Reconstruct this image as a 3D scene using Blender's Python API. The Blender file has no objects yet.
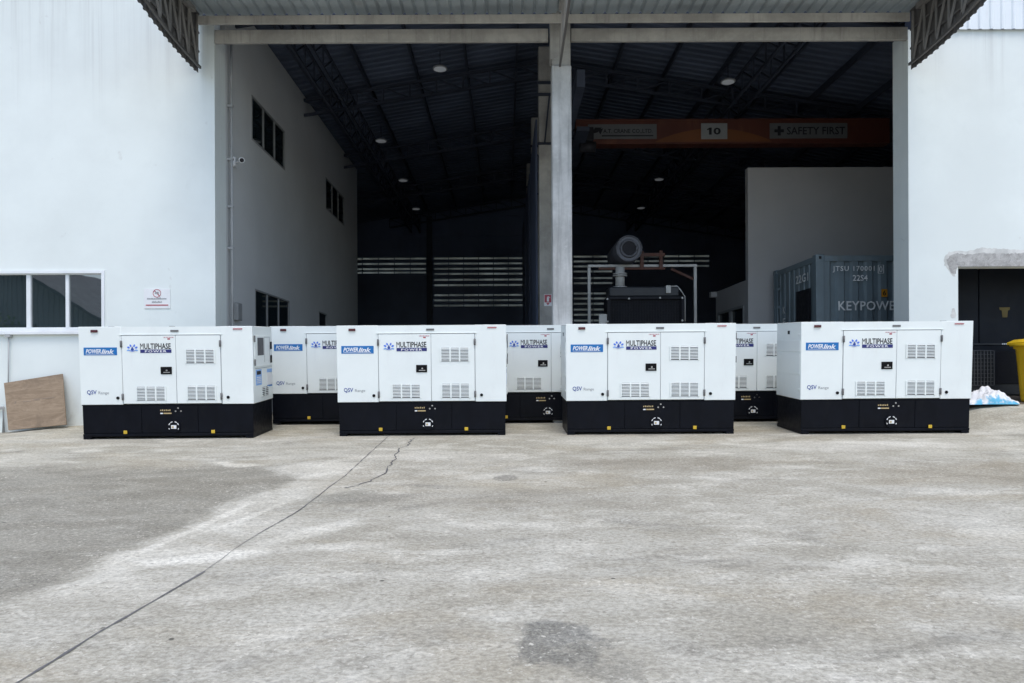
import bpy, bmesh, math, random
from mathutils import Vector, Matrix, Euler

random.seed(7)
SC = bpy.context.scene
COL = SC.collection
EYE = 0.72            # camera height above the hall floor
F = 740.0             # focal length in pixels
CX, CY, ROLL = 505.0, 377.0, 0.0045
SLOPE = 0.0541        # apron rises towards the building
TILT = 0.0022         # and a little to the right
FRONT = 11.95         # the front of the building


def at(px, py, d):
    """world point seen at a pixel of the photograph, at depth d"""
    dx, dy = px - CX, py - CY
    xl, yl = dx - dy * ROLL, dy + dx * ROLL
    return Vector((xl / F * d, d, EYE - yl / F * d))


def sstep(a, b, x):
    t = max(0.0, min(1.0, (x - a) / (b - a)))
    return t * t * (3 - 2 * t)


def gz(x, y):
    z = SLOPE * (max(min(y, 13.0), -8.0) - 13.0) + SLOPE
    z -= 0.13 * sstep(-6.7, -8.6, x) * sstep(8.5, 11.4, y)
    z += 0.24 * sstep(6.5, 8.0, x) * sstep(9.6, 12.0, y)
    z += TILT * (max(-12.0, min(12.0, x)) - 5.3)
    return z


# ------------------------------------------------------------------ nodes
class NB:
    def __init__(self, name):
        self.m = bpy.data.materials.new(name)
        self.m.use_nodes = True
        self.t = self.m.node_tree
        self.t.nodes.clear()
        self.out = self.t.nodes.new('ShaderNodeOutputMaterial')
        self.b = self.t.nodes.new('ShaderNodeBsdfPrincipled')
        self.t.links.new(self.b.outputs[0], self.out.inputs[0])

    def put(self, sock, v):
        if v is None:
            return
        if hasattr(v, 'is_linked'):
            self.t.links.new(v, sock)
        elif isinstance(v, (tuple, list)) and len(v) == 3 and sock.type == 'RGBA':
            sock.default_value = (*v, 1)
        else:
            sock.default_value = v

    def obj(self):
        return self.t.nodes.new('ShaderNodeTexCoord').outputs['Object']

    def pos(self):
        return self.t.nodes.new('ShaderNodeNewGeometry').outputs['Position']

    def sep(self, v):
        n = self.t.nodes.new('ShaderNodeSeparateXYZ')
        self.put(n.inputs[0], v)
        return n.outputs

    def scaled(self, v, s):
        n = self.t.nodes.new('ShaderNodeVectorMath')
        n.operation = 'MULTIPLY'
        self.put(n.inputs[0], v)
        n.inputs[1].default_value = s
        return n.outputs[0]

    def vadd(self, v, w):
        n = self.t.nodes.new('ShaderNodeVectorMath')
        n.operation = 'ADD'
        self.put(n.inputs[0], v)
        self.put(n.inputs[1], w)
        return n.outputs[0]

    def noise(self, v, scale, detail=4, rough=0.55, dist=0.0, color=False):
        n = self.t.nodes.new('ShaderNodeTexNoise')
        self.put(n.inputs['Vector'], v)
        n.inputs['Scale'].default_value = scale
        n.inputs['Detail'].default_value = detail
        n.inputs['Roughness'].default_value = rough
        n.inputs['Distortion'].default_value = dist
        return n.outputs['Color' if color else 'Fac']

    def voro(self, v, scale, feature='F1'):
        n = self.t.nodes.new('ShaderNodeTexVoronoi')
        n.feature = feature
        self.put(n.inputs['Vector'], v)
        n.inputs['Scale'].default_value = scale
        return n.outputs['Distance']

    def math(self, op, a, b=None, clamp=False):
        n = self.t.nodes.new('ShaderNodeMath')
        n.operation = op
        n.use_clamp = clamp
        self.put(n.inputs[0], a)
        if b is not None:
            self.put(n.inputs[1], b)
        return n.outputs[0]

    def rng(self, v, a, b, c=0.0, d=1.0, smooth=True):
        n = self.t.nodes.new('ShaderNodeMapRange')
        n.interpolation_type = 'SMOOTHSTEP' if smooth else 'LINEAR'
        self.put(n.inputs[0], v)
        for i, x in enumerate((a, b, c, d)):
            n.inputs[i + 1].default_value = x
        return n.outputs[0]

    def mix(self, f, a, b, mode='MIX'):
        n = self.t.nodes.new('ShaderNodeMix')
        n.data_type = 'RGBA'
        n.blend_type = mode
        self.put(n.inputs[0], f)
        self.put(n.inputs[6], a)
        self.put(n.inputs[7], b)
        return n.outputs[2]

    def bump(self, h, strength=0.3, dist=0.02):
        n = self.t.nodes.new('ShaderNodeBump')
        n.inputs['Strength'].default_value = strength
        n.inputs['Distance'].default_value = dist
        self.put(n.inputs['Height'], h)
        self.put(self.b.inputs['Normal'], n.outputs[0])

    def done(self, color, rough=0.6, metal=0.0, spec=0.5):
        self.put(self.b.inputs['Base Color'], color)
        self.put(self.b.inputs['Roughness'], rough)
        self.b.inputs['Metallic'].default_value = metal
        self.b.inputs['Specular IOR Level'].default_value = spec
        return self.m


def paint(name, c, rough=0.4, var=0.12, scale=3.0, metal=0.0, spec=0.5, dirt=None, bump=0.0):
    n = NB(name)
    v = n.obj()
    f = n.noise(v, scale, 6, 0.6)
    lo = tuple(x * (1 - var) for x in c)
    hi = tuple(min(1, x * (1 + var)) for x in c)
    col = n.mix(n.rng(f, 0.3, 0.7), lo, hi)
    if dirt:
        g = n.noise(n.scaled(v, (1.0, 1.0, 0.35)), scale * 2.3, 7, 0.7, 0.5)
        col = n.mix(n.rng(g, 0.52, 0.78, 0, dirt[1]), col, dirt[0])
    r = n.rng(n.noise(v, scale * 4, 3), 0.3, 0.7, rough * 0.85, min(1, rough * 1.15))
    if bump:
        n.bump(n.noise(v, scale * 25, 4), bump, 0.005)
    return n.done(col, r, metal, spec)


def wall_paint(name, c, streaks=True):
    """painted render: faint mottling, rain streaks from the top, grime at the foot"""
    n = NB(name)
    p = n.pos()
    s = n.sep(p)
    f = n.noise(p, 0.55, 6, 0.6)
    col = n.mix(n.rng(f, 0.3, 0.72), tuple(x * 0.93 for x in c), tuple(min(1, x * 1.03) for x in c))
    patch = n.noise(p, 2.3, 7, 0.68, 0.4)
    col = n.mix(n.rng(patch, 0.55, 0.8, 0, 0.22), col, tuple(x * 0.8 for x in c))
    if streaks:
        st = n.noise(n.scaled(p, (5.5, 5.5, 0.10)), 1.0, 5, 0.7)
        reach = n.rng(n.math('ADD', s[2], n.rng(n.noise(n.scaled(p, (3, 3, 0)), 1.0, 2), 0.3, 0.7, -0.7, 0.7)), 5.0, 6.9)
        col = n.mix(n.math('MULTIPLY', n.rng(st, 0.44, 0.68), n.math('MULTIPLY', reach, 0.5)), col, (0.50, 0.52, 0.50))
    foot = n.math('MULTIPLY', n.rng(s[2], 0.75, -0.1), n.rng(n.noise(n.scaled(p, (1.5, 1.5, 0.8)), 2.0, 6, 0.7), 0.4, 0.75, 0, 0.45))
    col = n.mix(foot, col, (0.36, 0.34, 0.30))
    spots = n.rng(n.voro(n.vadd(p, n.noise(p, 3, 2, color=True)), 1.4), 0.02, 0.09, 0.3, 0.0)
    col = n.mix(spots, col, (0.5, 0.5, 0.47))
    n.bump(n.noise(p, 45, 4), 0.12, 0.004)
    return n.done(col, 0.62, 0, 0.3)


def ground_material():
    n = NB('weathered_concrete_slab')
    p = n.pos()
    wob = n.noise(p, 1.1, 8, 0.68, color=True)
    wob = n.vadd(wob, (-0.5, -0.5, -0.5))
    q = n.vadd(p, n.scaled(wob, (0.9, 1.1, 0)))
    s = n.sep(q)
    # base mottling: pale laitance over grey, brown dust, fine sand speckle
    big = n.noise(n.scaled(p, (0.42, 0.6, 0)), 1.0, 6, 0.62, 0.6)
    mid = n.noise(n.scaled(p, (1.1, 2.2, 0)), 1.3, 7, 0.68, 0.4)
    col = n.mix(n.rng(big, 0.34, 0.66), (0.37, 0.355, 0.315), (0.475, 0.465, 0.435))
    col = n.mix(n.rng(mid, 0.49, 0.64, 0, 0.6), col, (0.64, 0.63, 0.60))
    brown = n.noise(n.vadd(n.scaled(p, (0.5, 0.9, 0)), (13, 4, 0)), 1.0, 6, 0.65, 0.8)
    col = n.mix(n.rng(brown, 0.47, 0.70, 0, 0.65), col, (0.37, 0.33, 0.26))
    dk = n.noise(n.vadd(n.scaled(p, (0.9, 1.7, 0)), (5, 31, 0)), 1.0, 7, 0.7, 0.5)
    col = n.mix(n.rng(dk, 0.52, 0.68, 0, 0.6), col, (0.22, 0.215, 0.2))
    # the large damp-dark patch left of the joint, with a pale scoured rim
    edge = n.math('SUBTRACT', s[0], n.math('ADD', n.math('MULTIPLY', s[1], 0.165), -3.27))
    inside = n.math('MULTIPLY', n.rng(edge, 0.06, -0.16), n.math('MULTIPLY', n.rng(s[1], 8.25, 7.75), n.rng(s[1], 2.9, 3.5)))
    tone = n.mix(n.rng(n.noise(n.scaled(p, (1.2, 2.6, 0)), 1.5, 6, 0.65), 0.3, 0.7), (0.165, 0.158, 0.138), (0.255, 0.245, 0.218))
    col = n.mix(n.math('MULTIPLY', inside, 0.8), col, tone)
    rim = n.math('MULTIPLY', n.rng(edge, -0.12, 0.1), n.rng(edge, 0.9, 0.2))
    rim = n.math('MULTIPLY', rim, n.math('MULTIPLY', n.rng(s[1], 8.6, 7.9), n.rng(s[1], 3.6, 4.4)))
    rim = n.math('MULTIPLY', rim, n.rng(n.noise(n.scaled(p, (1.3, 1.9, 0)), 1.7, 6, 0.7), 0.36, 0.60, 0, 0.55))
    col = n.mix(rim, col, (0.72, 0.71, 0.68))

    def blot(x, y, rx, ry, c, amt, hard=0.5, src=None, turn=0.0):
        nonlocal col
        e = n.sep(src or q)
        ex, ey = n.math('SUBTRACT', e[0], x), n.math('SUBTRACT', e[1], y)
        if turn:
            ct, st_ = math.cos(turn), math.sin(turn)
            ex, ey = (n.math('ADD', n.math('MULTIPLY', ex, ct), n.math('MULTIPLY', ey, st_)),
                      n.math('ADD', n.math('MULTIPLY', ey, ct), n.math('MULTIPLY', ex, -st_)))
        a = n.math('DIVIDE', ex, rx)
        b = n.math('DIVIDE', ey, ry)
        d = n.math('ADD', n.math('MULTIPLY', a, a), n.math('MULTIPLY', b, b))
        col = n.mix(n.rng(d, 1.0, hard, 0, amt), col, c)
    blot(-2.0, 7.75, 0.6, 0.5, (0.70, 0.69, 0.66), 0.7, 0.2)
    blot(-3.0, 8.15, 0.5, 0.16, (0.75, 0.735, 0.69), 0.6, 0.2)
    blot(0.24, 3.30, 0.2, 0.2, (0.15, 0.152, 0.15), 0.8, 0.35)
    blot(0.42, 3.10, 0.22, 0.12, (0.22, 0.22, 0.21), 0.55, 0.0)
    blot(-1.2, 6.35, 0.55, 0.3, (0.19, 0.18, 0.16), 0.65, 0.1)
    blot(0.05, 6.3, 1.6, 0.5, (0.28, 0.265, 0.235), 0.55, 0.0)
    blot(5.4, 7.3, 2.8, 0.75, (0.27, 0.24, 0.19), 0.7, 0.1)
    blot(1.7, 8.0, 1.6, 0.6, (0.24, 0.215, 0.175), 0.6, 0.1)
    blot(4.6, 9.2, 1.9, 0.5, (0.66, 0.65, 0.63), 0.6, 0.2)
    blot(-0.6, 8.6, 1.0, 0.5, (0.62, 0.61, 0.59), 0.5, 0.1)
    small = n.vadd(p, n.scaled(wob, (0.06, 0.12, 0)))
    soft = n.vadd(p, n.scaled(wob, (0.3, 0.35, 0)))
    pale = (0.74, 0.73, 0.70)
    blot(-1.9, 4.68, 0.62, 0.13, pale, 0.85, 0.0, soft, 0.42)
    blot(-2.28, 5.35, 1.25, 0.06, pale, 0.8, 0.0, soft, 1.40)
    blot(-2.0, 5.75, 0.8, 0.05, pale, 0.65, 0.0, soft, 1.25)
    blot(-1.45, 5.2, 0.7, 0.16, pale, 0.6, 0.0, soft, 0.9)
    blot(-1.05, 4.9, 0.5, 0.12, pale, 0.5, 0.0, soft, 0.2)
    blot(-1.45, 6.45, 0.5, 0.22, (0.24, 0.235, 0.21), 0.7, 0.1, soft, 0.9)
    blot(-2.2, 3.05, 0.09, 0.03, (0.16, 0.16, 0.165), 0.7, 0.3, small, 0.4)
    blot(0.0, 7.24, 0.135, 0.18, (0.2, 0.195, 0.18), 0.75, 0.55, small)
    # old parking marks worn to scraps
    for x, y in ((-5.2, 9.45), (-4.0, 9.9), (-1.35, 9.75), (1.3, 9.5), (3.0, 9.8)):
        blot(x, y, 0.06, 0.3, (0.62, 0.61, 0.58), 0.4, 0.0, small)
    # fine grit, sand grains and little dark bits
    grit = n.noise(p, 85, 2, 0.6)
    col = n.mix(n.rng(grit, 0.35, 0.7, 0, 0.35), col, (0.56, 0.545, 0.50))
    tex = n.noise(n.vadd(n.scaled(p, (1, 1.3, 0)), (2, 8, 0)), 30, 6, 0.72, 0.0)
    col = n.mix(1.0, col, n.mix(n.rng(tex, 0.36, 0.64), (0.78, 0.775, 0.765), (1.18, 1.185, 1.185)), 'MULTIPLY')
    wash = n.noise(n.vadd(n.scaled(p, (0.7, 1.2, 0)), (21, 3, 0)), 1.6, 9, 0.76, 0.6)
    col = n.mix(1.0, col, n.mix(n.rng(wash, 0.45, 0.55), (0.90, 0.895, 0.88), (1.05, 1.055, 1.06)), 'MULTIPLY')
    grit2 = n.noise(n.vadd(p, (7, 3, 0)), 26, 5, 0.75)
    col = n.mix(n.rng(grit2, 0.53, 0.68, 0, 0.55), col, (0.17, 0.16, 0.14))
    flakes = n.noise(n.vadd(p, (3, 9, 0)), 32, 5, 0.7)
    col = n.mix(n.math('MULTIPLY', n.rng(flakes, 0.585, 0.64, 0, 0.75), n.rng(mid, 0.35, 0.62)), col, (0.74, 0.725, 0.68))
    bits = n.rng(n.voro(n.vadd(n.scaled(p, (1, 1, 0)), n.scaled(wob, (0.1, 0.1, 0))), 2.2), 0.022, 0.04, 0.85, 0)
    col = n.mix(bits, col, (0.07, 0.066, 0.06))
    col = n.mix(1.0, col, (0.965, 0.94, 0.85), 'MULTIPLY')
    n.bump(n.math('ADD', n.math('MULTIPLY', grit2, 0.6), flakes), 0.35, 0.008)
    return n.done(col, n.rng(mid, 0.3, 0.7, 0.75, 0.92), 0, 0.3)


def concrete(name, c, streak=0.5):
    n = NB(name)
    p = n.pos()
    f = n.noise(p, 1.8, 7, 0.65, 0.3)
    col = n.mix(n.rng(f, 0.3, 0.7), tuple(x * 0.75 for x in c), tuple(x * 1.15 for x in c))
    st = n.noise(n.scaled(p, (9, 9, 0.45)), 1.0, 5, 0.7)
    col = n.mix(n.rng(st, 0.5, 0.75, 0, streak), col, tuple(x * 0.55 for x in c))
    sp = n.noise(p, 14, 6, 0.75)
    col = n.mix(n.rng(sp, 0.56, 0.74, 0, 0.4), col, tuple(min(1, x * 1.45) for x in c))
    n.bump(sp, 0.3, 0.006)
    return n.done(col, 0.85, 0, 0.25)


def plaster_patch():
    n = NB('bare_cement_render')
    p = n.pos()
    f = n.noise(p, 9, 9, 0.78, 0.8)
    col = n.mix(n.rng(f, 0.32, 0.68), (0.29, 0.285, 0.27), (0.52, 0.515, 0.50))
    n.bump(f, 0.8, 0.02)
    return n.done(col, 0.9, 0, 0.2)


def glass_mat(name, c=(0.014, 0.024, 0.026), ior=3.0):
    n = NB(name)
    n.b.inputs['IOR'].default_value = ior
    p = n.pos()
    n.bump(n.noise(p, 1.1, 2), 0.02, 0.05)
    return n.done(c, 0.015, 0, 0.5)


def wood_mat():
    n = NB('weathered_plywood')
    v = n.obj()
    g = n.noise(n.scaled(v, (2.0, 30, 9)), 1.0, 8, 0.75, 1.6)
    col = n.mix(n.rng(g, 0.3, 0.7), (0.215, 0.16, 0.11), (0.33, 0.255, 0.18))
    d = n.noise(v, 3.5, 7, 0.7, 0.5)
    col = n.mix(n.rng(d, 0.5, 0.72, 0, 0.6), col, (0.17, 0.13, 0.095))
    w = n.noise(n.vadd(v, (4, 4, 4)), 6, 6, 0.75)
    col = n.mix(n.rng(w, 0.6, 0.75, 0, 0.5), col, (0.47, 0.39, 0.30))
    return n.done(col, 0.85, 0, 0.2)


def translucent_mat():
    n = NB('translucent_fibreglass_sheet')
    tr = n.t.nodes.new('ShaderNodeBsdfTranslucent')
    tr.inputs[0].default_value = (0.55, 0.54, 0.48, 1)
    df = n.t.nodes.new('ShaderNodeBsdfDiffuse')
    df.inputs[0].default_value = (0.2, 0.2, 0.18, 1)
    mx = n.t.nodes.new('ShaderNodeMixShader')
    nz = n.noise(n.pos(), 1.2, 4, 0.6)
    n.put(mx.inputs[0], n.rng(nz, 0.3, 0.7, 0.15, 0.5))
    n.t.links.new(tr.outputs[0], mx.inputs[1])
    n.t.links.new(df.outputs[0], mx.inputs[2])
    n.t.links.new(mx.outputs[0], n.out.inputs[0])
    return n.m


def lens_mat():
    n = NB('lit_lamp_lens')
    n.b.inputs['Emission Color'].default_value = (0.9, 0.95, 1.0, 1)
    n.b.inputs['Emission Strength'].default_value = 0.035
    return n.done((0.6, 0.62, 0.64), 0.4)


def leaf_mat():
    n = NB('leaf_green')
    f = n.noise(n.pos(), 2.0, 3)
    return n.done(n.mix(f, (0.03, 0.07, 0.02), (0.08, 0.13, 0.04)), 0.6)


def sack_mat():
    n = NB('printed_woven_plastic')
    v = n.obj()
    s = n.sep(v)
    f = n.noise(v, 5, 5, 0.6, 0.8)
    e = n.math('ADD', s[1], n.math('MULTIPLY', f, 0.35))
    band = n.math('MULTIPLY', n.rng(e, 0.02, -0.03, 0, 1), n.rng(n.noise(v, 2.6, 3), 0.44, 0.52))
    col = n.mix(band, (0.72, 0.73, 0.74), (0.10, 0.42, 0.62))
    g = n.noise(v, 9, 6, 0.7)
    col = n.mix(n.rng(g, 0.55, 0.75, 0, 0.35), col, (0.42, 0.36, 0.30))
    return n.done(col, 0.5)


MT = {}


def mats():
    m = MT
    m['wall'] = wall_paint('white_wall_paint', (0.75, 0.80, 0.775))
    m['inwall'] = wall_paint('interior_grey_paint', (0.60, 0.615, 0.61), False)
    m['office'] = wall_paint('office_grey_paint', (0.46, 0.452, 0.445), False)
    m['ground'] = ground_material()
    m['beam'] = concrete('stained_concrete_beam', (0.40, 0.385, 0.35), 0.7)
    m['column'] = concrete('pale_concrete_column', (0.49, 0.495, 0.48), 0.85)
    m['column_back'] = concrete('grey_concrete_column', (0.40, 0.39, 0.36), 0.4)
    m['patch'] = plaster_patch()
    m['smear'] = paint('pale_cement_smear', (0.60, 0.605, 0.58), 0.8, 0.18, 5, spec=0.2)
    m['clad'] = paint('white_metal_sheet', (0.78, 0.83, 0.85), 0.45, 0.05, 0.8, dirt=((0.5, 0.5, 0.47), 0.3))
    m['soffit'] = paint('galvanised_roof_sheet', (0.33, 0.37, 0.385), 0.45, 0.15, 1.0, dirt=((0.25, 0.24, 0.22), 0.6))
    m['fascia'] = paint('dull_fascia_sheet', (0.11, 0.105, 0.10), 0.6, 0.2, 2.0, dirt=((0.10, 0.09, 0.08), 0.7))
    m['trussgrey'] = paint('grey_truss_steel', (0.24, 0.23, 0.215), 0.55, 0.2, 2.0, dirt=((0.16, 0.13, 0.10), 0.5))
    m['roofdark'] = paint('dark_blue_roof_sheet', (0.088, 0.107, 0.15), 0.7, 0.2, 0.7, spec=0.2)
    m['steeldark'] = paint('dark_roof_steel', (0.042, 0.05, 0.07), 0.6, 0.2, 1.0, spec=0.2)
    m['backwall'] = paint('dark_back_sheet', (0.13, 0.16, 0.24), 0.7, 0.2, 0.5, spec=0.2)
    m['floor'] = concrete('hall_floor_concrete', (0.30, 0.295, 0.28), 0.1)
    m['frp'] = translucent_mat()
    m['glass'] = glass_mat('dark_reflective_glass')
    m['glassin'] = glass_mat('dim_office_glass', (0.010, 0.016, 0.018), 1.5)
    m['alu'] = paint('white_window_frame', (0.74, 0.77, 0.78), 0.4, 0.05)
    m['aluin'] = paint('grey_window_frame', (0.26, 0.27, 0.27), 0.5, 0.08)
    m['pipe'] = paint('grey_plastic_pipe', (0.36, 0.37, 0.37), 0.5, 0.1)
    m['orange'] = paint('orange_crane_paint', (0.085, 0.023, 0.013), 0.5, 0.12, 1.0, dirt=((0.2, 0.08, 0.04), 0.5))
    m['amber'] = paint('amber_crane_paint', (0.15, 0.05, 0.013), 0.5, 0.12, 1.0)
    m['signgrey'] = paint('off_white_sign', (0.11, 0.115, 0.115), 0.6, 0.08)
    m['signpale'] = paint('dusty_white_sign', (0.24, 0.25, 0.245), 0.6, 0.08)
    m['signwhite'] = paint('white_sign', (0.76, 0.77, 0.77), 0.5, 0.04)
    m['black'] = paint('black_enamel', (0.0045, 0.0055, 0.009), 0.42, 0.2, 4.0, spec=0.12, dirt=((0.02, 0.02, 0.021), 0.3))
    m['ink'] = paint('black_print', (0.018, 0.018, 0.022), 0.6, 0.05, spec=0.2)
    m['mark'] = paint('faded_stencil', (0.26, 0.20, 0.145), 0.8, 0.3, 9)
    m['white'] = paint('white_powder_coat', (0.81, 0.855, 0.825), 0.33, 0.025, 1.5, dirt=((0.66, 0.66, 0.65), 0.3))
    m['seam'] = paint('grey_seam_and_shade', (0.30, 0.31, 0.32), 0.6, 0.05)  # seams, small print, and the painted shadow strip above the generator doors
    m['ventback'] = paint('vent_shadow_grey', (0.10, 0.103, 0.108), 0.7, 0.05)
    m['hinge'] = paint('zinc_hinge', (0.14, 0.14, 0.14), 0.45, 0.1)
    m['latch'] = paint('black_plastic', (0.006, 0.006, 0.007), 0.5, 0.1, spec=0.12)
    m['chrome'] = paint('steel_key_barrel', (0.55, 0.55, 0.55), 0.3, 0.05, metal=1.0)
    m['blue'] = paint('bright_blue_decal', (0.003, 0.15, 0.44), 0.4, 0.03)
    m['navy'] = paint('navy_decal', (0.022, 0.027, 0.16), 0.45, 0.03)
    m['petal'] = paint('petal_blue_decal', (0.075, 0.19, 0.70), 0.45, 0.05)
    m['navyblue'] = paint('deep_blue_decal', (0.02, 0.06, 0.30), 0.45, 0.03)
    m['paleblue'] = paint('pale_blue_decal', (0.22, 0.42, 0.78), 0.45, 0.05)
    m['decalwhite'] = paint('white_decal', (0.82, 0.83, 0.84), 0.4, 0.02)
    m['red'] = paint('red_decal', (0.42, 0.07, 0.09), 0.5, 0.05)
    m['lamp'] = paint('dark_red_lens', (0.09, 0.022, 0.028), 0.25, 0.1)
    m['gold'] = paint('gold_print', (0.50, 0.38, 0.19), 0.5, 0.1)
    m['yellow'] = paint('yellow_cap', (0.60, 0.40, 0.03), 0.45, 0.1)
    m['bin'] = paint('yellow_bin_plastic', (0.70, 0.46, 0.02), 0.42, 0.07, 2.0, dirt=((0.35, 0.24, 0.05), 0.5))
    m['container'] = paint('slate_container_paint', (0.165, 0.212, 0.235), 0.5, 0.15, 1.2, dirt=((0.13, 0.11, 0.09), 0.45))
    m['stencil'] = paint('worn_white_stencil', (0.78, 0.79, 0.78), 0.6, 0.1, 6, dirt=((0.15, 0.16, 0.17), 0.6))
    m['ochre'] = paint('ochre_sticker', (0.62, 0.27, 0.015), 0.5, 0.1)
    m['rust'] = paint('rust_primer', (0.075, 0.03, 0.02), 0.75, 0.2, 3.0)
    m['pipewhite'] = paint('white_pipe_paint', (0.40, 0.40, 0.375), 0.5, 0.12, 3.0, dirt=((0.3, 0.27, 0.22), 0.4))
    m['silencer'] = paint('silencer_steel', (0.085, 0.088, 0.10), 0.5, 0.2, 3.0, metal=0.3)
    m['radiator'] = paint('radiator_black', (0.009, 0.010, 0.014), 0.5, 0.2, 3.0, spec=0.15)
    m['header'] = paint('radiator_header_grey', (0.022, 0.025, 0.029), 0.4, 0.2, 3.0, spec=0.3)
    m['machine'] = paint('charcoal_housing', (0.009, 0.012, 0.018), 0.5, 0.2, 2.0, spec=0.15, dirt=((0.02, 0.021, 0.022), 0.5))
    m['wiremesh'] = paint('grey_wire', (0.075, 0.08, 0.085), 0.5, 0.1)
    m['soil'] = concrete('dry_brown_soil', (0.20, 0.165, 0.125), 0.2)
    m['sack'] = sack_mat()
    m['lens'] = lens_mat()
    m['dullyellow'] = paint('dirty_yellow_label', (0.13, 0.10, 0.03), 0.7, 0.2)
    m['wood'] = wood_mat()
    m['luminaire'] = paint('pale_luminaire', (0.22, 0.23, 0.24), 0.4, 0.05)
    m['shed'] = paint('shed_sheet', (0.15, 0.17, 0.17), 0.6, 0.15, 0.6)
    m['shedroof'] = paint('shed_roof', (0.06, 0.068, 0.07), 0.6, 0.15, 0.6)
    m['leaf'] = leaf_mat()
    m['bark'] = paint('bark', (0.12, 0.09, 0.065), 0.9, 0.2)
    m['joint'] = paint('bitumen_joint', (0.13, 0.127, 0.122), 0.9, 0.3, 3.0, dirt=((0.26, 0.255, 0.24), 0.9))


mats()


# ------------------------------------------------------------------ mesh helpers
class MB:
    def __init__(self):
        self.bm = bmesh.new()
        self.mats = []

    def mi(self, m):
        if m not in self.mats:
            self.mats.append(m)
        return self.mats.index(m)

    def box(self, x0, x1, y0, y1, z0, z1, m=None, bev=0.0, mat=None):
        i = self.mi(m)
        vs = [self.bm.verts.new((x, y, z)) for x in (x0, x1) for y in (y0, y1) for z in (z0, z1)]
        fs = [self.bm.faces.new([vs[k] for k in q]) for q in
              ((0, 1, 3, 2), (4, 6, 7, 5), (0, 4, 5, 1), (2, 3, 7, 6), (0, 2, 6, 4), (1, 5, 7, 3))]
        for f in fs:
            f.material_index = i
        if mat is not None:
            for v in vs:
                v.co = mat @ v.co
        if bev:
            es = list({e for f in fs for e in f.edges})
            r = bmesh.ops.bevel(self.bm, geom=es, offset=bev, segments=2, affect='EDGES', profile=0.5)
            for f in r['faces']:
                f.material_index = i
                f.smooth = True
        return self

    def bar(self, a, b, w, h=None, m=None):
        """rectangular bar from a to b"""
        a, b = Vector(a), Vector(b)
        h = h or w
        d = b - a
        L = d.length
        z = d.normalized()
        up = Vector((0, 0, 1)) if abs(z.z) < 0.95 else Vector((0, 1, 0))
        x = up.cross(z).normalized()
        y = z.cross(x)
        mt = Matrix(((x.x, y.x, z.x, a.x), (x.y, y.y, z.y, a.y), (x.z, y.z, z.z, a.z), (0, 0, 0, 1)))
        return self.box(-w / 2, w / 2, -h / 2, h / 2, 0, L, m, 0, mt)

    def tube(self, pts, r, m=None, n=12, caps=True, radii=None):
        i = self.mi(m)
        pts = [Vector(p) for p in pts]
        rings = []
        for k, p in enumerate(pts):
            d = (pts[min(k + 1, len(pts) - 1)] - pts[max(k - 1, 0)]).normalized()
            up = Vector((0, 0, 1)) if abs(d.z) < 0.95 else Vector((0, 1, 0))
            x = up.cross(d).normalized()
            y = d.cross(x)
            rr = radii[k] if radii else r
            rings.append([self.bm.verts.new(p + (x * math.cos(a) + y * math.sin(a)) * rr) for a in [2 * math.pi * j / n for j in range(n)]])
        for A, B in zip(rings, rings[1:]):
            for j in range(n):
                f = self.bm.faces.new((A[j], A[(j + 1) % n], B[(j + 1) % n], B[j]))
                f.material_index = i
                f.smooth = True
        if caps:
            for R_ in (list(reversed(rings[0])), rings[-1]):
                f = self.bm.faces.new(R_)
                f.material_index = i
        return self

    def prism(self, pts, lo, hi, axis='y', m=None):
        """polygon pts extruded between lo and hi along an axis; pts are the two other coordinates"""
        i = self.mi(m)

        def P(u, v, w):
            return {'y': (u, w, v), 'x': (w, u, v), 'z': (u, v, w)}[axis]
        A = [self.bm.verts.new(P(u, v, lo)) for u, v in pts]
        B = [self.bm.verts.new(P(u, v, hi)) for u, v in pts]
        fs = [self.bm.faces.new(A), self.bm.faces.new(list(reversed(B)))]
        n = len(pts)
        for j in range(n):
            fs.append(self.bm.faces.new((A[j], B[j], B[(j + 1) % n], A[(j + 1) % n])))
        for f in fs:
            f.material_index = i
        return self

    def sheet(self, f, us, vs, m=None, smooth=False):
        """grid surface f(u, v)"""
        i = self.mi(m)
        g = [[self.bm.verts.new(f(u, v)) for v in vs] for u in us]
        for a in range(len(us) - 1):
            for b in range(len(vs) - 1):
                q = self.bm.faces.new((g[a][b], g[a + 1][b], g[a + 1][b + 1], g[a][b + 1]))
                q.material_index = i
                q.smooth = smooth
        return self

    def mesh(self, me, m=None, mat=None):
        i = self.mi(m)
        n0 = len(self.bm.verts)
        f0 = len(self.bm.faces)
        self.bm.from_mesh(me)
        self.bm.verts.ensure_lookup_table()
        self.bm.faces.ensure_lookup_table()
        if mat is not None:
            for v in self.bm.verts[n0:]:
                v.co = mat @ v.co
        for f in self.bm.faces[f0:]:
            f.material_index = i
        return self

    def build(self, name, m, parent=None, normals=True):
        """link everything collected so far as ONE mesh object"""
        if normals:
            bmesh.ops.recalc_face_normals(self.bm, faces=self.bm.faces[:])
        me = bpy.data.meshes.new(name)
        self.bm.to_mesh(me)
        self.bm.free()
        if self.mats:
            for k in self.mats:
                me.materials.append(MT[k or m])
        else:
            me.materials.append(MT[m])
        o = bpy.data.objects.new(name, me)
        COL.objects.link(o)
        o.parent = parent
        return o


_TXT = {}


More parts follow.
